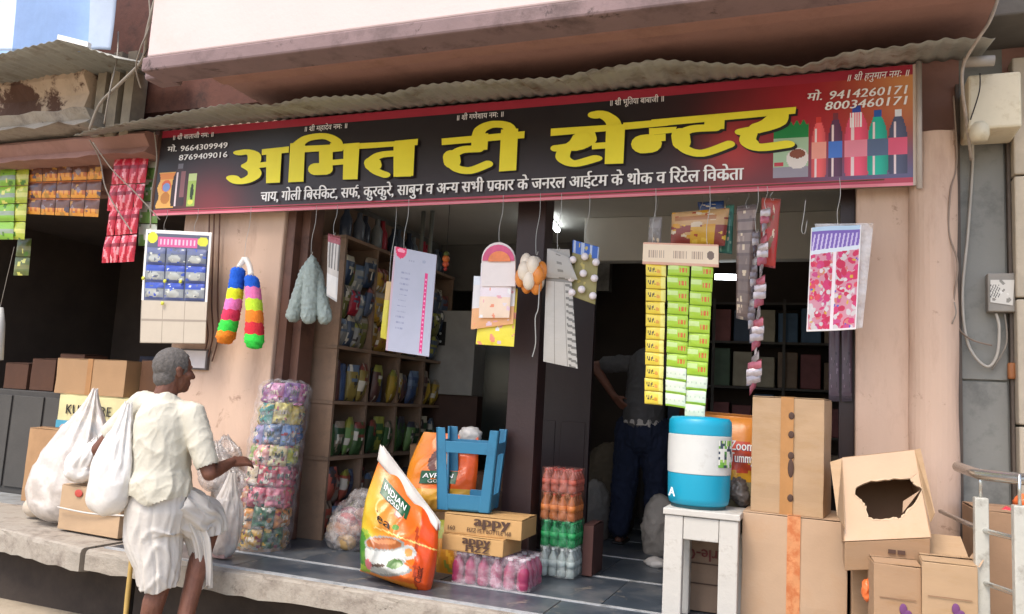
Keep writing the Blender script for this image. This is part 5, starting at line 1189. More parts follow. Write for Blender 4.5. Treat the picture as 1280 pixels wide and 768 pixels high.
# electric fittings
t = empty('meter_box', at(1250, 366, 4.56), 'small grey electric switch box with a torn label on the grey shutter', 'box')
a, b_ = at(1233, 343, 4.56), at(1268, 391, 4.56); m = MB(); m.box(a.x, b_.x, 4.53, 4.598, b_.z, a.z); obj('case', m, M('box_grey', '#8b857c', .6, .1, 10), t, bevel=.006)
def ft(u, v, c): c[:] = L3('#cfcac0'); c[(u < .4) & (np.sin(u*60+v*25) > .4) & (v > .2) & (v < .8)] = L3('#5a5854'); speckle(u, v, c, ['#8a857c', '#e0dcd4'], 10, 2, .04, .12)
printed('torn_label', [at(1238, 350, 4.526), at(1268, 350, 4.526), at(1266, 382, 4.526), at(1238, 378, 4.526)], 24, 24, ft, mt_paper, t)
t = empty('junction_box', at(1245, 130, 4.25), 'large cream plastic box high on the right wall with cables', 'box')
a, b_ = at(1210, 94, 4.3), at(1278, 158, 4.3); m = MB(); m.box(a.x, b_.x, 4.30, 4.56, b_.z, a.z); obj('case', m, mt_cream, t, bevel=.012)
m = MB(); p = at(1224, 164, 4.32); m.lathe([(.035, -.05), (.045, -.02), (.045, .02), (.03, .04)], 16, Matrix.Translation(p)); obj('spout', m, mt_cream, t, smooth=True)
t = empty('pipe_stub', at(1225, 77, 4.2), 'short grey horizontal pipe above the cream plastic box', 'pipe')
m = MB(); m.tube([at(1203, 78, 4.25), at(1243, 76, 4.25)], .026, 12); obj('pipe', m, M('pvc_grey', '#9c948a', .5), t, smooth=True)
def cable(label, pts, r=.006, mat=mt_wire, name='cable'):
    m = MB(); m.tube(spline(pts, 6), r, 6); o = obj(name, m, mat, None, smooth=True); tag(o, label, 'cable'); return o
cable('pale cable looping from the cream box down to the switch box', [at(1213, 150, 4.42), at(1216, 200, 4.58), at(1210, 290, 4.57), at(1203, 370, 4.56), at(1210, 430, 4.56), at(1232, 458, 4.56), at(1246, 445, 4.56), at(1249, 410, 4.56), at(1245, 392, 4.56)], .0075, M('pale_cable', '#b5aea2', .6))
cable('short dark grey cable dropping beside the switch box loop', [at(1256, 392, 4.56), at(1258, 430, 4.56), at(1240, 462, 4.57)], .004)
cable('pale bundle of cables falling from the top right roof edge', [at(1250, -10, 3.9), at(1238, 25, 3.95), at(1222, 50, 4.0), at(1205, 80, 4.1), at(1203, 110, 4.15), at(1208, 150, 4.3), at(1214, 200, 4.5)], .008, M('bundle_cable', '#a89c90', .7, .2, 30, .6, 60))
cable('dark cable drooping in front of the cream box', [at(1225, 92, 4.28), at(1224, 115, 4.26), at(1213, 150, 4.27)], .003, mt_wired)
cable('thin cable running down the round pink column', [at(1192, 120, 4.4), at(1196, 200, 4.45), at(1188, 240, 4.42), at(1186, 290, 4.42), at(1197, 330, 4.42), at(1192, 380, 4.44), at(1198, 410, 4.5), at(1215, 425, 4.55), at(1240, 432, 4.57)], .0045, M('old_cable', '#8a7768', .7))
cable('frayed grey wire sticking out of the column plaster', [at(1190, 405, 4.42), at(1195, 392, 4.4), at(1193, 378, 4.42)], .003)
t = empty('porcelain_knob', at(1265, 465, 4.55), 'small orange brown fitting low on the grey shutter edge', 'fitting'); m = MB(); m.lathe([(.018, -.04), (.02, -.03), (.02, .03), (.016, .04)], 12, Matrix.Translation(at(1265, 464, 4.57))); obj('knob', m, M('terracotta', '#9c6238', .6), t, smooth=True)
# cables at the top left
for lab, pts, r in (('thick pale cable bundle sweeping from the upper wall to the awning end', [(196, -8, 3.35), (184, 40, 3.4), (178, 75, 3.6), (150, 105, 3.8), (125, 130, 3.95), (112, 162, 4.0)], .011), ('thin cable hanging straight beside the top left pillar', [(186, -8, 3.35), (187, 30, 3.38), (176, 60, 3.4), (170, 85, 3.5), (176, 110, 3.6)], .005),
                    ('thin cable falling behind the neighbour awning', [(148, 40, 4.0), (146, 75, 3.9), (138, 110, 3.85), (130, 155, 3.9)], .005), ('looping cable crossing in front of the red packets', [(112, 175, 4.2), (125, 200, 4.3), (132, 235, 4.3), (150, 268, 4.3), (165, 290, 4.3)], .005), ('second cable crossing the red packets towards the card', [(116, 178, 4.1), (140, 212, 4.2), (168, 240, 4.25), (200, 275, 4.3)], .0045),
                    ('pale cord hanging beside the left end of the signboard', [(193, 165, 4.3), (196, 200, 4.3), (190, 240, 4.3), (188, 285, 4.3)], .005), ('dark wire twisting down the upper left wall', [(192, -8, 3.38), (188, 20, 3.4), (192, 45, 3.4), (180, 70, 3.45)], .003)):
    cable(lab, [at(*p) for p in pts], r, mt_wired if 'dark' in lab else mt_wire)
for i, x in enumerate((262, 268, 275)):
    cable(['left', 'middle', 'right'][i]+' one of three brown pipes running down the left pier', [at(x, 262, 4.46), at(x-2, 330, 4.47), at(x-6+3*math.sin(i), 380, 4.47), at(x-2, 420, 4.47), at(x-10, 452, 4.48)], .0055, mt_frame, 'wall_pipe')
t = empty('wall_meter', at(245, 448, 4.46), 'small pale framed notice on the pink pier behind the man', 'notice')
a, b_ = at(228, 436, 4.49), at(260, 463, 4.49); m = MB(); m.box(a.x, b_.x, 4.47, 4.498, b_.z, a.z); obj('frame', m, M('notice_frame', '#5a5250', .6), t, bevel=.003); m = MB(); m.box(a.x+.012, b_.x-.012, 4.466, 4.472, b_.z+.012, a.z-.012); obj('paper', m, M('notice_paper', '#cfc6c4', .7), t)
# ================================================================ inside the shop
sh = empty('wall_shelf', (-3.3, 5.5, .5), 'brown pigeonhole shelf unit along the left wall inside the shop', 'shelf')
SXF = -3.16
ysh = [4.82, 5.26, 5.72, 6.16, 6.62]; zsh = [.52, 1.05, 1.44, 1.83, 2.62]
m = MB(); m.box(-3.448, -3.44, 4.80, 6.64, .5, 2.95); obj('back_board', m, mt_shelf, sh)
for z in zsh[1:]:
    m = MB(); m.box(-3.438, SXF, 4.80, 6.64, z-.012, z+.012); obj('shelf_board', m, mt_shelf, sh)
for i, y in enumerate(ysh):
    for k in range(4):
        m = MB(); m.box(-3.436, SXF-.003, y-.012, y+.012, zsh[k]+.013 if k else .5, zsh[k+1]-.013); obj('upright', m, mt_shelf, sh)
pal = {0: ['#7a3034', '#8a6a50', '#3c5a8a', '#a08868'], 1: ['#6a5848', '#30446c', '#8a7c70', '#a05040'], 2: ['#3c5a34', '#54763c', '#6c8a50', '#2f4a30'], 3: ['#5a3c38', '#3a4a6a', '#8c7a40', '#a88a34'], 4: ['#4a5568', '#2f3c50', '#8c8c88', '#a02838', '#6a6a38']}
brd = M('stock_print', '#ffffff', .35, .12, 14, .5, 26, attr=True)
ordn = ['leftmost', 'second', 'third', 'rightmost']
for i in range(4):
    for k in range(4):
        rr = random.Random(i*7+k); z = zsh[k]+.013 if k else .512; H_ = zsh[k+1]-.014-z; nr = 3 if k == 3 else 2 if k == 0 else 1
        for j in range(4):
            zz = z+.001
            for q in range(nr):
                h = min(H_/nr*.98, .30)*rr.uniform(.72, .98); y = ysh[i]+.066+j*.103+rr.uniform(-.008, .008)
                col = rr.choice(pal[k+1])
                if k == 1 and i >= 1: col = rr.choice(pal[2])
                if k == 3 and i == 1: col = rr.choice(['#8c6a24', '#a8822c', '#6a4a24'])
                c2 = rr.choice(['#8a7a68', '#b0a48c', '#3c3a44', '#7a3c34', '#5a6a80', '#8c8a3c'])
                shp = 'jar' if (rr.random() < .22 and nr < 3) else 'packet'; x = -3.22+rr.uniform(-.04, .03); tw = rr.uniform(-.02, .02); m = MB()
                if shp == 'jar': m.lathe([(.045, zz), (.05, zz+.012), (.05, zz+h*.72), (.042, zz+h*.76), (.044, zz+h*.95), (.03, zz+h)], 12, Matrix.Translation((x-.03, y, 0)))
                else:
                    c4 = [Vector((x+tw+.03, y+.056, zz+h)), Vector((x-tw+.03, y-.056, zz+h)), Vector((x-tw, y-.056, zz)), Vector((x+tw, y+.056, zz))]
                    sd = i*100+k*20+j*4+q
                    def f(u, v, c, col=col, c2=c2, sd=sd): c[:] = L3(col); c[v < .18] = L3(c2); speckle(u, v, c, [c2, col, '#c8c0b0', '#3a3230'], 7, sd, .06, .2); rect(u, v, c, .2, .8, .35, .5, c2)
                    pillow(m, c4, .07, 9, 11, f, seed=sd)
                mm_ = brd if shp == 'packet' else (bpy.data.materials.get('goods_'+col[1:]) or M('goods_'+col[1:], col, .3, .3, 18, .2, 24))
                o = obj('goods_'+shp, m, mm_, None, smooth=True, fix=shp != 'packet')
                row = ['lower ', 'middle ', 'upper '][q if nr == 3 else q*2] if nr > 1 else ''
                tag(o, row+ordn[j]+' dim '+shp+' on the '+['bottom', 'lower', 'middle', 'top'][k]+' shelf, '+['bay nearest the door', 'second bay from door', 'third bay from door', 'innermost bay'][i], shp, 'stock on the wall shelf')
                zz += h+.002
# row of dark bottles on top of the unit
for j in range(13):
    y = 4.92+j*.13; h = .20+.05*random.random(); col = ['#3c4658', '#59606c', '#2c3444', '#7a7f80', '#a02a3a'][j % 5] if j not in (9, 10) else '#a8283a'
    m = MB(); m.lathe([(.04, 2.633), (.045, 2.65), (.045, 2.633+h*.6), (.02, 2.633+h*.8), (.02, 2.633+h)], 12, Matrix.Translation((-3.25+.03*(j % 2), y, 0)))
    o = obj('bottle', m, M('bottle_'+str(j), col, .3, .2, 10), None, smooth=True); tag(o, ['first', 'second', 'third', 'fourth', 'fifth', 'sixth', 'seventh', 'eighth', 'ninth', 'tenth', 'eleventh', 'twelfth', 'last'][j]+' bottle from the door in the row on top of the wall shelf', 'bottle', 'bottles on top of the wall shelf')
# rear-left corner: white cabinet with a black handle, cartons, plastic bundles
t = empty('white_cabinet', (-3.0, 6.7, .5), 'dull white narrow cabinet with a dark slot behind the hanging price card', 'cabinet')
a, b_ = at(541, 388, 6.45), at(569, 480, 6.45)
m = MB(); m.box(a.x, b_.x+.16, 6.46, 6.9, 1.55, a.z); obj('cabinet_body', m, M('cabinet_white', '#99948c', .6), t, bevel=.006)
m = MB(); p, q = at(546, 402, 6.44), at(555, 432, 6.44); m.box(p.x, q.x, 6.45, 6.459, q.z, p.z); obj('dark_slot', m, mt_black, t)
for i in range(3): m = MB(); p = at(550, 407+i*10, 6.44); m.ball((p.x, 6.447, p.z), (.012, .004, .012), 6); obj('knob', m, mt_whitepl, t, smooth=True)
m = MB(); m.box(a.x-.05, b_.x+.2, 6.5, 6.88, .5, 1.548); obj('cabinet_base', m, M('cabinet_brown', '#4a3228', .7), t)
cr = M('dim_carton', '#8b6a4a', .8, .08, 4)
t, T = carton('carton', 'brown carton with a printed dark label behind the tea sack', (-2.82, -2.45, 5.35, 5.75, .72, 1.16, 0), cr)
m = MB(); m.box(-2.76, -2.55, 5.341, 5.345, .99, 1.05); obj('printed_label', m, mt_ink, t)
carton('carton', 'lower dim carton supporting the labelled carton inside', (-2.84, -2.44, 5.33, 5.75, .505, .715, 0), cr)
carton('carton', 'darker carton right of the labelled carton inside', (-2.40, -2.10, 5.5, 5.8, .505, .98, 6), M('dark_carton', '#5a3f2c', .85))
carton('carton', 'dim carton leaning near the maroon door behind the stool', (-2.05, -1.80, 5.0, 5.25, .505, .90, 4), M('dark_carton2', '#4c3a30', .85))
for i, (px, py, yy, s, lab, col) in enumerate([(430, 650, 4.95, (.20, .17, .19), 'big clear bag full of pink and orange packets inside the entrance', '#8a5648'), (410, 665, 4.85, (.12, .10, .10), 'small pinkish plastic bundle left of the big clear bag', '#8a4a58')]):
    c_ = onz(px, 690, .5)+Vector((0, .15, 0)); t = empty('plastic_bundle', c_, lab, 'bag')
    def f(u, v, c): pass
    for k in range(9 if i == 0 else 5):
        q = random.Random(k+i*20); p = c_+Vector((q.uniform(-1, 1)*s[0]*.6, q.uniform(-.6, .3)*s[1], .05+q.random()*s[2]*1.1)); col = q.choice(['#b04a50', '#c88050', '#8a4460', '#b09060', '#8c5a48'])
        m = MB(); m.ball(p, (.075, .04, .05), 8); obj('inner_packet', m, M('inner_'+col[1:], col, .4, .2, 20, .4, 20), t, smooth=True)
    m = MB(); m.ball(c_+Vector((0, 0, s[2]*.75)), (s[0], s[1], s[2]), 14); m.ball(c_+Vector((.02, 0, s[2]*1.7)), (.10, .08, .07), 10)
    fuse('clear_bag', m, .016, film('bundle_film', '#d8d0cc', .16, .15, .8, 14, white=.3), t, disp=crumple(.035, 9))
# dangling garland inside
t = empty('lemon_garland', at(558, 320, 5.2), 'small orange and green lucky charm hanging inside the shop', 'charm')
for dz, r, col in ((0, .022, '#5f6a34'), (-.035, .028, '#e07a3c'), (-.075, .024, '#d8603c'), (-.11, .015, '#a83a34')):
    m = MB(); m.ball(at(558, 318, 5.2)+Vector((0, 0, dz)), r, 8); obj('bead', m, M('charm_'+col[1:], col, .5), t, smooth=True)
m = MB(); m.tube([at(558, 318, 5.2), at(558, 318, 5.2)+Vector((0, 0, .55))], .002, 5); obj('string', m, mt_wired, t)
# two steel ceiling pipes left
t = empty('curtain_rail', at(535, 290, 6.0), 'pair of pale vertical pipes behind the price card under the ceiling', 'pipe')
for px in (527, 538): m = MB(); a = at(px, 300, 5.6); m.tube([(a.x, 5.6, 2.2), (a.x, 5.6, 2.995)], .018, 8); obj('pipe', m, M('pipe_grey', '#6f726c', .6), t, smooth=True)
# back shelves on the right, dim
t = empty('rear_shelf', (-.6, 7.4, .5), 'dim dark shelf rack across the rear of the right room', 'shelf')
for z in (.95, 1.35, 1.75, 2.15, 2.5): m = MB(); m.box(-1.5, .28, 7.35, 7.69, z, z+.02); obj('shelf_board', m, M('rear_board', '#4a4540', .7), t)
for x in (-1.5, -.9, -.3, .25): m = MB(); m.box(x, x+.025, 7.34, 7.349, .5, 2.55); obj('upright', m, bpy.data.materials['rear_board'], t)
for k, z in enumerate((.972, 1.372, 1.772, 2.172)):
    for j in range(9):
        q = random.Random(k*10+j); x = -1.4+j*.19; h = q.uniform(.22, .345); col = q.choice(['#46607a', '#7a6450', '#506450', '#8c7864', '#3c4a60', '#7a4444', '#a09680'])
        m = MB(); m.box(x-.08, x+.085, 7.40, 7.60, z+.0005, z+h); nm = 'rear_'+col[1:]; mm_ = bpy.data.materials.get(nm) or M(nm, col, .6, .2)
        o = obj('stock_box', m, mm_, None, bevel=.008); tag(o, ['first', 'second', 'third', 'fourth', 'fifth', 'sixth', 'seventh', 'eighth', 'ninth'][j]+' box from the left on the '+['lowest', 'second', 'third', 'top'][k]+' rear shelf', 'box', 'boxes on the rear shelves')
# sacks around the standing person
for lab, px, py, yy, s, mat in [('whitish sack on the floor left of the standing man', 742, 655, 6.25, (.14, .14, .28), M('sack_grey', '#77716a', .8, .1, 6, .4)), ('pale crumpled sack on the floor right of the standing man', 825, 668, 5.9, (.13, .15, .26), M('sack_pale', '#a49a8e', .8, .1, 6, .4)), ('brown bundle behind the standing man', 760, 600, 6.7, (.26, .2, .45), M('sack_brown', '#4a3f30', .9)), ('small white slipper shaped bag near the white stool', 822, 690, 5.4, (.09, .06, .035), mt_polyw)]:
    c_ = at(px, py, yy); c_.z = .5; t = empty('sack', c_, lab, 'sack'); m = MB(); m.ball(c_+Vector((0, 0, s[2]*.62)), s, 12); m.box(c_.x-s[0]*.7, c_.x+s[0]*.7, c_.y-s[1]*.7, c_.y+s[1]*.7, .503, .503+s[2]*.8)
    fuse('sack_body', m, .018, mat, t, disp=crumple(.03, 9))

# ================================================================ neighbour shop goods
def print_carton(name, label, cc, mat): return carton(name, label, cc, mat)
rc_ = random.Random(11)
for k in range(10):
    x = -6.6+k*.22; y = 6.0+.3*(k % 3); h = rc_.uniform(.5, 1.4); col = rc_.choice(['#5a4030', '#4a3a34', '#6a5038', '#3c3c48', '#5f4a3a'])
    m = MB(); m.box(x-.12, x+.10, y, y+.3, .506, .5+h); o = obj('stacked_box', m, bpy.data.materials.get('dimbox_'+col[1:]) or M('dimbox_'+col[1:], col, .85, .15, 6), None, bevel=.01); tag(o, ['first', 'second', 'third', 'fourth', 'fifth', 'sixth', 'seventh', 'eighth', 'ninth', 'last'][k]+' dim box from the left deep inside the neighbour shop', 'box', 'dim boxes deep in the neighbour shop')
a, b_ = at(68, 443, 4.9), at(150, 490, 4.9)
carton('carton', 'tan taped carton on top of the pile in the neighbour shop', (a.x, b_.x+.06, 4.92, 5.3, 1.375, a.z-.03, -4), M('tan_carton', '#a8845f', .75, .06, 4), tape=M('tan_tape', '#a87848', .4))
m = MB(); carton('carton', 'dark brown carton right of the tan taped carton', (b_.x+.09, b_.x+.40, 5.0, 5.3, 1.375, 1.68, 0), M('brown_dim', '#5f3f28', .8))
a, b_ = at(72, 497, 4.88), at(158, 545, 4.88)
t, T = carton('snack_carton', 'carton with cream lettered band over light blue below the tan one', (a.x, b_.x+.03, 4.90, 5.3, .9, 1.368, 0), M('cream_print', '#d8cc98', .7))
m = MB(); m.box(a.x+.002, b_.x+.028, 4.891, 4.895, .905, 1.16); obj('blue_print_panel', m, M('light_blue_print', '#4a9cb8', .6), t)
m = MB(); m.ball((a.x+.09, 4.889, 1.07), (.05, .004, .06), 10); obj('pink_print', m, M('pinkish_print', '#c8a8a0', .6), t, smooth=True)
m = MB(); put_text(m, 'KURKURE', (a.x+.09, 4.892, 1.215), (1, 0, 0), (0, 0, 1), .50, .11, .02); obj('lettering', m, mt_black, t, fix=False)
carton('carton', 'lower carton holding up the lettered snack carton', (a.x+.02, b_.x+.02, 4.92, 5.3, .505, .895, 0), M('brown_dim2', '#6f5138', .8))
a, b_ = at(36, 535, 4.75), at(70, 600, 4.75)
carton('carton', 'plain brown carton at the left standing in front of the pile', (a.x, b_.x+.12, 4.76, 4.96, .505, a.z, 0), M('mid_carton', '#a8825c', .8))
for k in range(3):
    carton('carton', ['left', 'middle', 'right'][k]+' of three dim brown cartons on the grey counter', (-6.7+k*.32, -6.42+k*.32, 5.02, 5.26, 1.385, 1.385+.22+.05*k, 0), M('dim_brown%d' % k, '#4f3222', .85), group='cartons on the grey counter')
# big white polybags on the neighbour ledge
t = empty('polybag', at(75, 660, 4.2), 'huge milky white polybag slumped on the ledge behind the old man', 'bag')
c_ = at(84, 612, 4.22); poly_bag('milky_sheet', mt_bagfilm, t, at(119, 486, 4.3), (c_.x, 4.24, .74), .503, .30, .22, 3, 10, fl=.62)
for k, (px, py, yy, r, col) in enumerate([(58, 640, 4.26, .12, '#b8a48e'), (92, 606, 4.30, .12, '#c9c0b6'), (118, 600, 4.3, .11, '#b0a090'), (75, 590, 4.3, .10, '#c4b8a8'), (42, 646, 4.25, .09, '#c0b2a0')]):
    p = at(px, py, yy); p.z = max(p.z, .51+r*.8); m = MB(); m.ball(p, (r, r*.75, r*.8), 10); obj('wrapped_parcel', m, bpy.data.materials.get('parcel_'+col[1:]) or M('parcel_'+col[1:], col, .7, .1, 8, .4, 20), t, smooth=True)
t = empty('small_polybag', at(100, 560, 4.1), 'smaller bright white polybag lying over the huge one near the mans elbow', 'bag')
c_ = at(104, 583, 4.05); poly_bag('white_sheet', film('white_film', '#e2ddd6', opac=.86, rough=.32, bump=.3, bscale=10, white=.2), t, at(122, 548, 4.05), c_, c_.z-.11, .125, .10, 8, 8, fl=.5)
t, T = carton('carton', 'tan carton with a small red mark held in the white polybag', (at(75, 640, 4.02).x, at(158, 640, 4.02).x, 4.0, 4.25, .515, .80, -4), M('bagged_carton', '#b39676', .7, .06, 4))
m = MB(); m.ball((at(100, 605, 4.0).x, 3.998, .76), (.035, .004, .025), 8); obj('red_mark', m, M('red_mark', '#b8483c', .6), t, smooth=True)
m = MB(); p, q = at(72, 634, 3.985), at(158, 645, 3.985); m.tube(spline([p, p.lerp(q, .5)+Vector((0, -.01, -.012)), q], 5), .006, 6); obj('bag_rim', m, mt_polyw, t, smooth=True)
# pale bag and crumpled clear plastic beside the tower
t = empty('cloth_bag', onz(262, 702, .5), 'pinkish white cloth bag standing on the ledge beyond the old man', 'bag')
c_ = onz(262, 702, .5)+Vector((0, .10, 0)); poly_bag('thin_bag', mt_bagfilm, t, c_+Vector((.02, 0, .50)), c_+Vector((0, 0, .18)), .503, .10, .08, 12, 7, fl=.6)
m = MB(); m.box(c_.x-.06, c_.x+.05, c_.y-.04, c_.y+.04, .506, .74); obj('inner_box', m, M('pinkish_box', '#b8948c', .7), t, bevel=.01)
t = empty('clear_plastic', at(275, 560, 4.2), 'crumpled clear plastic bag heaped on the ledge behind the mans hand', 'bag')
p = at(272, 590, 4.34); ff = film('heap_film', '#b8b2ae', .30, .14, .8, 16, white=.35)
for k, (dx, dz, r) in enumerate([(0, 0, .13), (.10, -.10, .12), (.03, .10, .09)]): poly_bag('film_lump', ff, t, p+Vector((dx-.03, .02*k, dz+r*1.5)), p+Vector((dx, .03*k, dz)), p.z+dz-r, r, r*.75, 20+k, 11, fl=.55)
m = MB(); m.box(p.x-.06, p.x+.14, 4.36, 4.46, .503, p.z-.10); obj('inner_carton', m, M('dull_inner', '#7a6c60', .8), t, bevel=.01)
t = empty('green_bottle', at(300, 600, 4.35), 'dull green bottle standing between the pier and the snack tower', 'bottle')
c_ = onz(297, 672, .5)+Vector((0, .12, 0)); m = MB(); m.lathe([(.04, .502), (.045, .52), (.045, .74), (.02, .82), (.02, .87)], 14, Matrix.Translation((c_.x, c_.y, 0))); obj('glass', m, M('green_glass', '#3c5a3a', .2, .1), t, smooth=True)
# ================================================================ people
def ell(mb, c_, r, fw=(0, 1, 0), n=14):
    f_ = Vector(fw).normalized(); s_ = f_.cross(Vector((0, 0, 1))).normalized(); u_ = s_.cross(f_)
    mb.ball(c_, r, n, T=Matrix(((s_.x, f_.x, u_.x, 0), (s_.y, f_.y, u_.y, 0), (s_.z, f_.z, u_.z, 0), (0, 0, 0, 1))))
def hand(mb, wrist, d, palm_n, curl, side, s=1.0):
    """palm and five tapering fingers; d = direction of the palm, palm_n = palm normal, side = +1 thumb towards d x palm_n"""
    d = Vector(d).normalized(); n = Vector(palm_n); n = (n-d*n.dot(d)).normalized(); t = d.cross(n)*side
    w_ = Vector(wrist)
    for k in (-1.5, -.5, .5, 1.5): capsule(mb, w_+t*(k*.014*s), .014*s, w_+d*.085*s+t*(k*.0195*s), .0115*s, 10)
    for k, ln in ((-1.5, .058), (-.5, .070), (.5, .075), (1.5, .068)):
        p = w_+d*.088*s+t*(k*.0205*s); dd = d.copy(); a = curl*(1.1 if k < 0 else .9)
        for q, fr in enumerate((.45, .32, .26)):
            dd = (dd*math.cos(a)+n*math.sin(a)).normalized(); nn = (n*math.cos(a)-d*math.sin(a))
            p2 = p+dd*ln*fr*s; capsule(mb, p, (.0095-.001*q)*s, p2, (.0088-.001*q)*s, 8); p = p2; a = curl*.8
            n_ = (n-dd*n.dot(dd)); 
    p = w_+d*.028*s+t*.026*s; p2 = p+(d*.6+t*.7+n*.3).normalized()*.038*s; capsule(mb, p, .014*s, p2, .0105*s, 8); capsule(mb, p2, .0105*s, p2+(d*.9+t*.1+n*.4).normalized()*.030*s, .0085*s, 8)
def head_parts(mb, c_, f_, s=1.0):
    f_ = Vector(f_).normalized(); sd = f_.cross(Vector((0, 0, 1))).normalized(); u_ = Vector((0, 0, 1))
    P = lambda a, b, c: Vector(c_)+sd*(a*s)+f_*(b*s)+u_*(c*s)
    ell(mb, P(0, -.012, .030), (.078*s, .098*s, .092*s), f_, 16); ell(mb, P(0, .022, -.035), (.060*s, .068*s, .082*s), f_, 14)
    ell(mb, P(0, .060, -.085), (.030*s, .026*s, .026*s), f_, 10)                       # chin
    capsule(mb, P(0, .083, .020), .009*s, P(0, .106, -.022), .014*s, 10); ell(mb, P(-.011, .096, -.028), (.009*s, .010*s, .008*s), f_, 8); ell(mb, P(.011, .096, -.028), (.009*s, .010*s, .008*s), f_, 8)
    capsule(mb, P(-.042, .070, .030), .011*s, P(.042, .070, .030), .011*s, 8)           # brow
    capsule(mb, P(-.02, .082, -.056), .007*s, P(.02, .082, -.056), .007*s, 8); capsule(mb, P(-.017, .080, -.067), .008*s, P(.017, .080, -.067), .008*s, 8)
    for sg in (-1, 1):
        ell(mb, P(sg*.048, .055, -.015), (.022*s, .024*s, .022*s), f_, 8)                # cheek bone
        ell(mb, P(sg*.079, -.005, -.002), (.009*s, .018*s, .031*s), f_, 10); ell(mb, P(sg*.083, -.012, .012), (.008*s, .018*s, .018*s), f_, 8)
    return P
# ---- old man seen from behind
man = empty('person', (-3.25, 3.42, 0), 'old man in cream shirt and white dhoti seen from behind, leaning on a stick', 'person')
HF = Vector((.40, .92, -.0)); hc = at(218, 465, 3.44)
m = MB(); P = head_parts(m, hc, HF, 1.0)
neck = Vector((hc.x-.025, 3.405, hc.z-.15))
capsule(m, neck+Vector((0, -.01, -.06)), .064, hc+Vector((0, -.02, -.03)), .056)
sL, sR = Vector((-3.455, 3.40, 1.385)), Vector((-3.125, 3.43, 1.345)); pel = Vector((-3.27, 3.41, .90))
capsule(m, neck+Vector((0, 0, -.05)), .06, Vector((-3.28, 3.40, 1.30)), .12); capsule(m, Vector((-3.28, 3.40, 1.30)), .12, pel, .125); capsule(m, sL, .055, sR, .055)
eR, wR = at(262, 592, 3.46), at(290, 578, 3.70)
capsule(m, sR, .052, eR, .040); capsule(m, eR, .040, eR.lerp(wR, .4), .038); capsule(m, eR.lerp(wR, .4), .038, wR, .025)
hand(m, wR, (.25, .95, .05), (-.5, .1, -.8), .35, 1)
eL, wL = at(124, 562, 3.35), at(160, 610, 3.56)
capsule(m, sL, .052, eL, .040); capsule(m, eL, .041, eL.lerp(wL, .4), .038); capsule(m, eL.lerp(wL, .4), .038, wL, .025)
hand(m, wL, (.1, .55, -.45), (0, -.4, -.9), .7, -1)
hL, hR = Vector((-3.34, 3.41, .88)), Vector((-3.19, 3.43, .88))
kL, aL = at(203, 722, 3.40), Vector((-3.235, 3.36, .075)); kR, aR = at(264, 655, 3.66), at(222, 790, 3.40); aR.z = .10
capsule(m, hL, .085, kL, .058); capsule(m, kL, .055, kL.lerp(aL, .3)+Vector((0, -.015, 0)), .056); capsule(m, kL.lerp(aL, .3)+Vector((0, -.015, 0)), .056, aL, .036)
capsule(m, hR, .085, kR, .056); capsule(m, kR, .053, kR.lerp(aR, .3)+Vector((0, -.02, 0)), .053); capsule(m, kR.lerp(aR, .3)+Vector((0, -.02, 0)), .053, aR, .036)
for a_ in (aL, aR):
    capsule(m, a_+Vector((0, -.02, -.045+.0)), .034, a_+Vector((.01, .13, -.05)), .028)
    for k in range(5): capsule(m, a_+Vector((-.03+.016*k, .14, -.052)), .012, a_+Vector((-.03+.017*k, .175-.004*k, -.058)), .010, 8)
fuse('body', m, .005, mt_skin, man, smooth_it=3, disp=lambda p, n: n*(noise.noise(p*22)*.0022+noise.noise(p*60)*.0007))
# hair: close-cropped shell over the back and top of the skull
m = MB(); ell(m, P(0, -.016, .034), (.0815, .101, .0965), HF, 18); ell(m, P(0, -.045, -.035), (.066, .060, .060), HF, 14)
cH = Vector(hc)
def hair_clip(p):
    q = p-cH; f_ = q.dot(HF.normalized()); z = q.z; return not ((f_ > .045 and z < .085) or (f_ > .0 and z < -.01) or z < -.082 or (abs(f_) < .02 and z < .02))
fuse('hair', m, .006, mt_hair, man, smooth_it=2, disp=lambda p, n: n*(.0025+.0025*noise.noise(p*70)), clip=hair_clip)
# shirt
m = MB()
capsule(m, Vector((-3.285, 3.40, 1.40)), .075, Vector((-3.28, 3.395, 1.28)), .15); capsule(m, Vector((-3.28, 3.395, 1.28)), .155, Vector((-3.265, 3.40, 1.02)), .150); capsule(m, Vector((-3.265, 3.40, 1.02)), .155, Vector((-3.255, 3.39, .93)), .165)
capsule(m, neck+Vector((-.01, -.025, -.045)), .082, Vector((-3.29, 3.375, 1.33)), .13); capsule(m, neck+Vector((-.02, -.0, -.05)), .075, sL+Vector((.03, 0, .005)), .072); capsule(m, neck+Vector((.02, 0, -.06)), .07, sR+Vector((-.03, 0, 0)), .070)
capsule(m, sL+Vector((.02, 0, .0)), .073, sR+Vector((-.02, 0, 0)), .070)
capsule(m, sL, .074, sL.lerp(eL, .62), .072); capsule(m, sR, .072, sR.lerp(eR, .80), .066); capsule(m, sL.lerp(sR, .5)+Vector((0, -.05, -.06)), .10, pel+Vector((0, -.04, .12)), .11)
def shirt_fold(p, n):
    q = Vector((p.x*9+p.z*3, p.y*9, p.z*4)); n1 = 1-abs(noise.noise(q+Vector((3, 0, 0))))*2; q2 = Vector((p.x*19-p.z*9, p.y*15, p.z*8)); n2 = 1-abs(noise.noise(q2))*2
    low = max(0, min(1, (1.25-p.z)/.35)); return n*(max(0, n1)**3*.008*(.6+low)+max(0, n2)**3*.0035-.004)
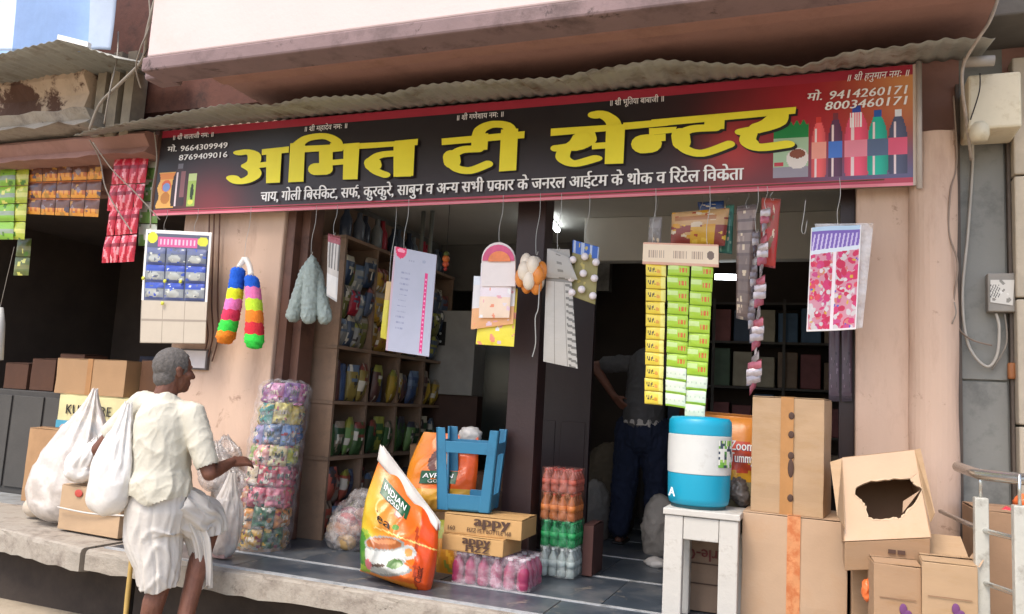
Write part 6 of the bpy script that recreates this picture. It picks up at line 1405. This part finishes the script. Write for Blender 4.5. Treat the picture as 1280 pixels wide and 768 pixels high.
def shirt_fold_old(p, n):
    q = Vector((p.x*7, p.y*7, p.z*3.2)); r = 1-abs(noise.noise(q+Vector((3, 0, 0))))*2; q2 = Vector((p.x*13+p.z*8, p.y*13, p.z*6)); r2 = 1-abs(noise.noise(q2))*2
    low = max(0, min(1, (1.15-p.z)/.3)); return n*((r-.5)*.016*(.5+low)+(r2-.5)*.007)
def shirt_clip(p):
    if p.z < .90-.10*(p.x+3.25)*0+.02*math.sin(p.x*30): return False
    if (p-neck-Vector((.012, .02, .02))).length < .074 and p.z > neck.z-.02: return False
    for s_, e_, fr in ((sL, eL, .72), (sR, eR, .88)):
        d = (e_-s_); tt = (p-s_).dot(d)/d.dot(d)
        if tt > fr and ((p-s_)-d*tt).length < .10: return False
    return True
fuse('shirt', m, .007, mt_shirt, man, smooth_it=10, disp=shirt_fold, clip=shirt_clip)
# dhoti: wrapped cloth, draped in cowl folds and pulled up between the knees
def drape(name, path, fold, hem, nseg=90, nring=70, thick=.004):
    """path: (centre, rx, ry) knots from the waist to the hem; fold(a, t) = outward offset; hem(a) = how far each thread runs (0..1)"""
    cs = spline([k[0] for k in path], 12); K = len(cs)-1; rr_ = [np.interp(np.linspace(0, len(path)-1, K+1), range(len(path)), [k[q] for k in path]) for q in (1, 2)]
    rows = []
    for r_ in range(nring+1):
        row = []
        for q in range(nseg):
            a = 2*math.pi*q/nseg; t = r_/nring*hem(a); f_ = t*K; i0 = min(K-1, int(f_)); c_ = cs[i0].lerp(cs[i0+1], f_-i0)
            d = (cs[i0+1]-cs[i0]).normalized(); X_ = Vector((1, 0, 0)); X_ = (X_-d*X_.dot(d)).normalized(); Y_ = -d.cross(X_); Y_ = Y_ if Y_.y > 0 or abs(d.z) < .5 else -Y_
            rx, ry = float(np.interp(f_, range(K+1), rr_[0])), float(np.interp(f_, range(K+1), rr_[1])); o_ = fold(a, t)
            row.append(c_+X_*math.cos(a)*(rx+o_)+Y_*math.sin(a)*(ry+o_))
        rows.append(row)
    m = MB(); m.grid(rows, close=True); o = obj(name, m, mt_dhoti, man, smooth=True); md = o.modifiers.new('thick', 'SOLIDIFY'); md.thickness = thick; return o
def wrapd(a, b_): return (a-b_+math.pi) % (2*math.pi)-math.pi
def fold1(a, t):
    d = wrapd(a, R(-42)); n_ = noise.noise(Vector((math.cos(a)*2, math.sin(a)*2, t*2)))
    g = .007*t*math.sin(a*11+n_*5+t*3)+.004*math.sin(a*23+n_*8)
    U = t*1.0-.34*d*d+.06*n_            # nested U shaped swags at the back
    w_ = math.exp(-(d/1.0)**2)*min(1, max(0, (t-.25)*4)); g += w_*.010*(1-abs(math.sin(U*15)))**2*1.3
    g += .010*math.exp(-((t-.06)/.05)**2); return g
drape('dhoti_left', [(Vector((-3.262, 3.405, .95)), .150, .135), (Vector((-3.265, 3.405, .84)), .172, .150), (Vector((-3.265, 3.40, .70)), .155, .138), (Vector((-3.215, 3.395, .56)), .105, .110), (Vector((-3.20, 3.395, .43)), .082, .092)], fold1,
      lambda a: .90+.09*math.cos(wrapd(a, R(-60)))+.02*math.sin(a*5))
def fold2(a, t):
    n_ = noise.noise(Vector((math.cos(a)*2+7, math.sin(a)*2, t*2))); return .008*math.sin(a*7+t*9+n_*4)+.006*math.sin(a*15+n_*7+t*4)+.012*t*(1-abs(math.sin(a*4+t*5)))
drape('dhoti_right', [(Vector((-3.20, 3.43, .87)), .115, .11), (kR.lerp(Vector((-3.19, 3.44, .84)), .5)+Vector((0, -.01, .01)), .118, .12), (kR+Vector((-.01, -.05, .02)), .100, .112), (kR+Vector((.0, -.03, -.055)), .090, .100)], fold2, lambda a: .93+.06*math.sin(a+1))
def fold3(a, t): return .012*math.sin(a*5+t*4)+.007*math.sin(a*13+t*7)
drape('dhoti_tail', [(Vector((-3.135, 3.50, .80)), .050, .05), (Vector((-3.10, 3.55, .68)), .060, .045), (Vector((-3.085, 3.58, .54)), .050, .03), (Vector((-3.08, 3.60, .42)), .040, .02)], fold3, lambda a: .95+.04*math.sin(a*3))
# stick
st = MB(); a_, b_ = wL+Vector((.02, .06, .02)), at(155, 790, 3.46); b_.z = .0; pts = [a_.lerp(b_, k/8) for k in range(9)]; st.tube(pts, [.0125+.0015*(k % 2) for k in range(9)], 10)
o = obj('walking_stick', st, mt_bamboo, None, smooth=True); tag(o, 'yellow bamboo walking stick under the old mans left hand', 'stick')
# bag hanging from the left arm
t = empty('hanging_polybag', at(140, 650, 3.2), 'bulging white carrier bag hanging from the old mans bent left arm', 'bag')
cb = at(136, 612, 3.24); poly_bag('carrier_bag', film('carrier_film', '#e4dfd8', opac=.80, rough=.32, bump=.3, bscale=12, white=.25), t, at(161, 505, 3.27), cb, at(136, 646, 3.24).z, .115, .09, 4, 8, fl=.74)
m = MB(); m.ball(cb+Vector((0, 0, .0)), (.085, .065, .075), 12); obj('contents', m, M('bag_contents', '#c8bfb0', .7, .1, 10, .4, 20), t, smooth=True)
# ---- person inside the shop, back turned, hand on hip
in_ = empty('person', (-1.25, 6.1, .5), 'man in grey shirt and dark navy trousers standing inside with one hand on hip', 'person')
m = MB(); hc2 = Vector((-1.17, 6.20, 2.10)); P2 = head_parts(m, hc2, (.3, 1, 0), 1.0)
capsule(m, Vector((-1.19, 6.13, 1.88)), .06, hc2+Vector((0, -.02, -.04)), .055)
s1, s2 = Vector((-1.43, 6.10, 1.86)), Vector((-1.03, 6.12, 1.87)); e1, w1 = at(743, 458, 6.1), at(768, 496, 6.0); e2, w2 = Vector((-.93, 6.15, 1.58)), Vector((-1.0, 6.35, 1.45))
capsule(m, s1, .05, s2, .05); capsule(m, Vector((-1.22, 6.1, 1.82)), .13, Vector((-1.24, 6.08, 1.42)), .13)
for s_, e_, w_ in ((s1, e1, w1), (s2, e2, w2)): capsule(m, s_, .05, e_, .040); capsule(m, e_, .041, w_, .026)
hand(m, w1, (.7, -.1, -.7), (.6, .7, .2), .5, 1); hand(m, w2, (0, .6, -.7), (-1, 0, 0), .4, 1)
fL, fR = Vector((-1.40, 6.12, .57)), Vector((-1.12, 6.16, .57))
for h_, f_ in ((Vector((-1.33, 6.1, 1.38)), fL), (Vector((-1.16, 6.1, 1.38)), fR)):
    k_ = h_.lerp(f_, .48)+Vector((0, .03, 0)); capsule(m, h_, .09, k_, .06); capsule(m, k_, .058, f_, .038); capsule(m, f_+Vector((0, -.02, -.035)), .032, f_+Vector((0, .14, -.042)), .025)
    for k in range(5): capsule(m, f_+Vector((-.028+.014*k, .15, -.045)), .011, f_+Vector((-.028+.015*k, .18, -.05)), .009, 8)
fuse('body', m, .009, mt_skin, in_)
m = MB(); ell(m, P2(0, -.018, .036), (.083, .100, .098), (.3, 1, 0), 16); c2 = Vector(hc2)
fuse('hair', m, .01, M('black_hair', '#1c1816', .7, .2, 50, .6, 120), in_, clip=lambda p: not ((p-c2).dot(Vector((.29, .957, 0))) > .05 and (p-c2).z < .08) and (p-c2).z > -.05)
m = MB(); capsule(m, Vector((-1.22, 6.1, 1.84)), .15, Vector((-1.24, 6.08, 1.46)), .158); capsule(m, s1, .065, s2, .065); capsule(m, s1, .07, s1.lerp(e1, .55), .065); capsule(m, s2, .07, s2.lerp(e2, .6), .065)
fuse('shirt', m, .012, M('grey_shirt', '#4c4a4a', .9), in_, disp=crumple(.02, 7))
m = MB(); capsule(m, Vector((-1.25, 6.08, 1.50)), .135, Vector((-1.24, 6.08, 1.44)), .155); fuse('shirt_tail', m, .012, M('white_tail', '#b4aca4', .9), in_, disp=crumple(.02, 7), clip=lambda p: p.z > 1.40+.12*(-1.25-p.x) )
m = MB(); capsule(m, Vector((-1.24, 6.09, 1.44)), .145, Vector((-1.24, 6.09, 1.32)), .155)
for h_, f_ in ((Vector((-1.34, 6.1, 1.36)), fL), (Vector((-1.15, 6.1, 1.36)), fR)): k_ = h_.lerp(f_, .48); capsule(m, h_, .12, k_, .095); capsule(m, k_, .095, f_+Vector((0, 0, .05)), .085)
fuse('trousers', m, .012, M('navy_cloth', '#151d33', .9, .15, 8), in_, disp=crumple(.03, 8, (1.5, 1.5, .6)))
for k_, f_ in (('left', fL), ('right', fR)):
    m = MB(); m.box(f_.x-.045, f_.x+.045, f_.y-.06, f_.y+.20, .503, .520); obj('sandal', m, mt_black, in_, bevel=.008)
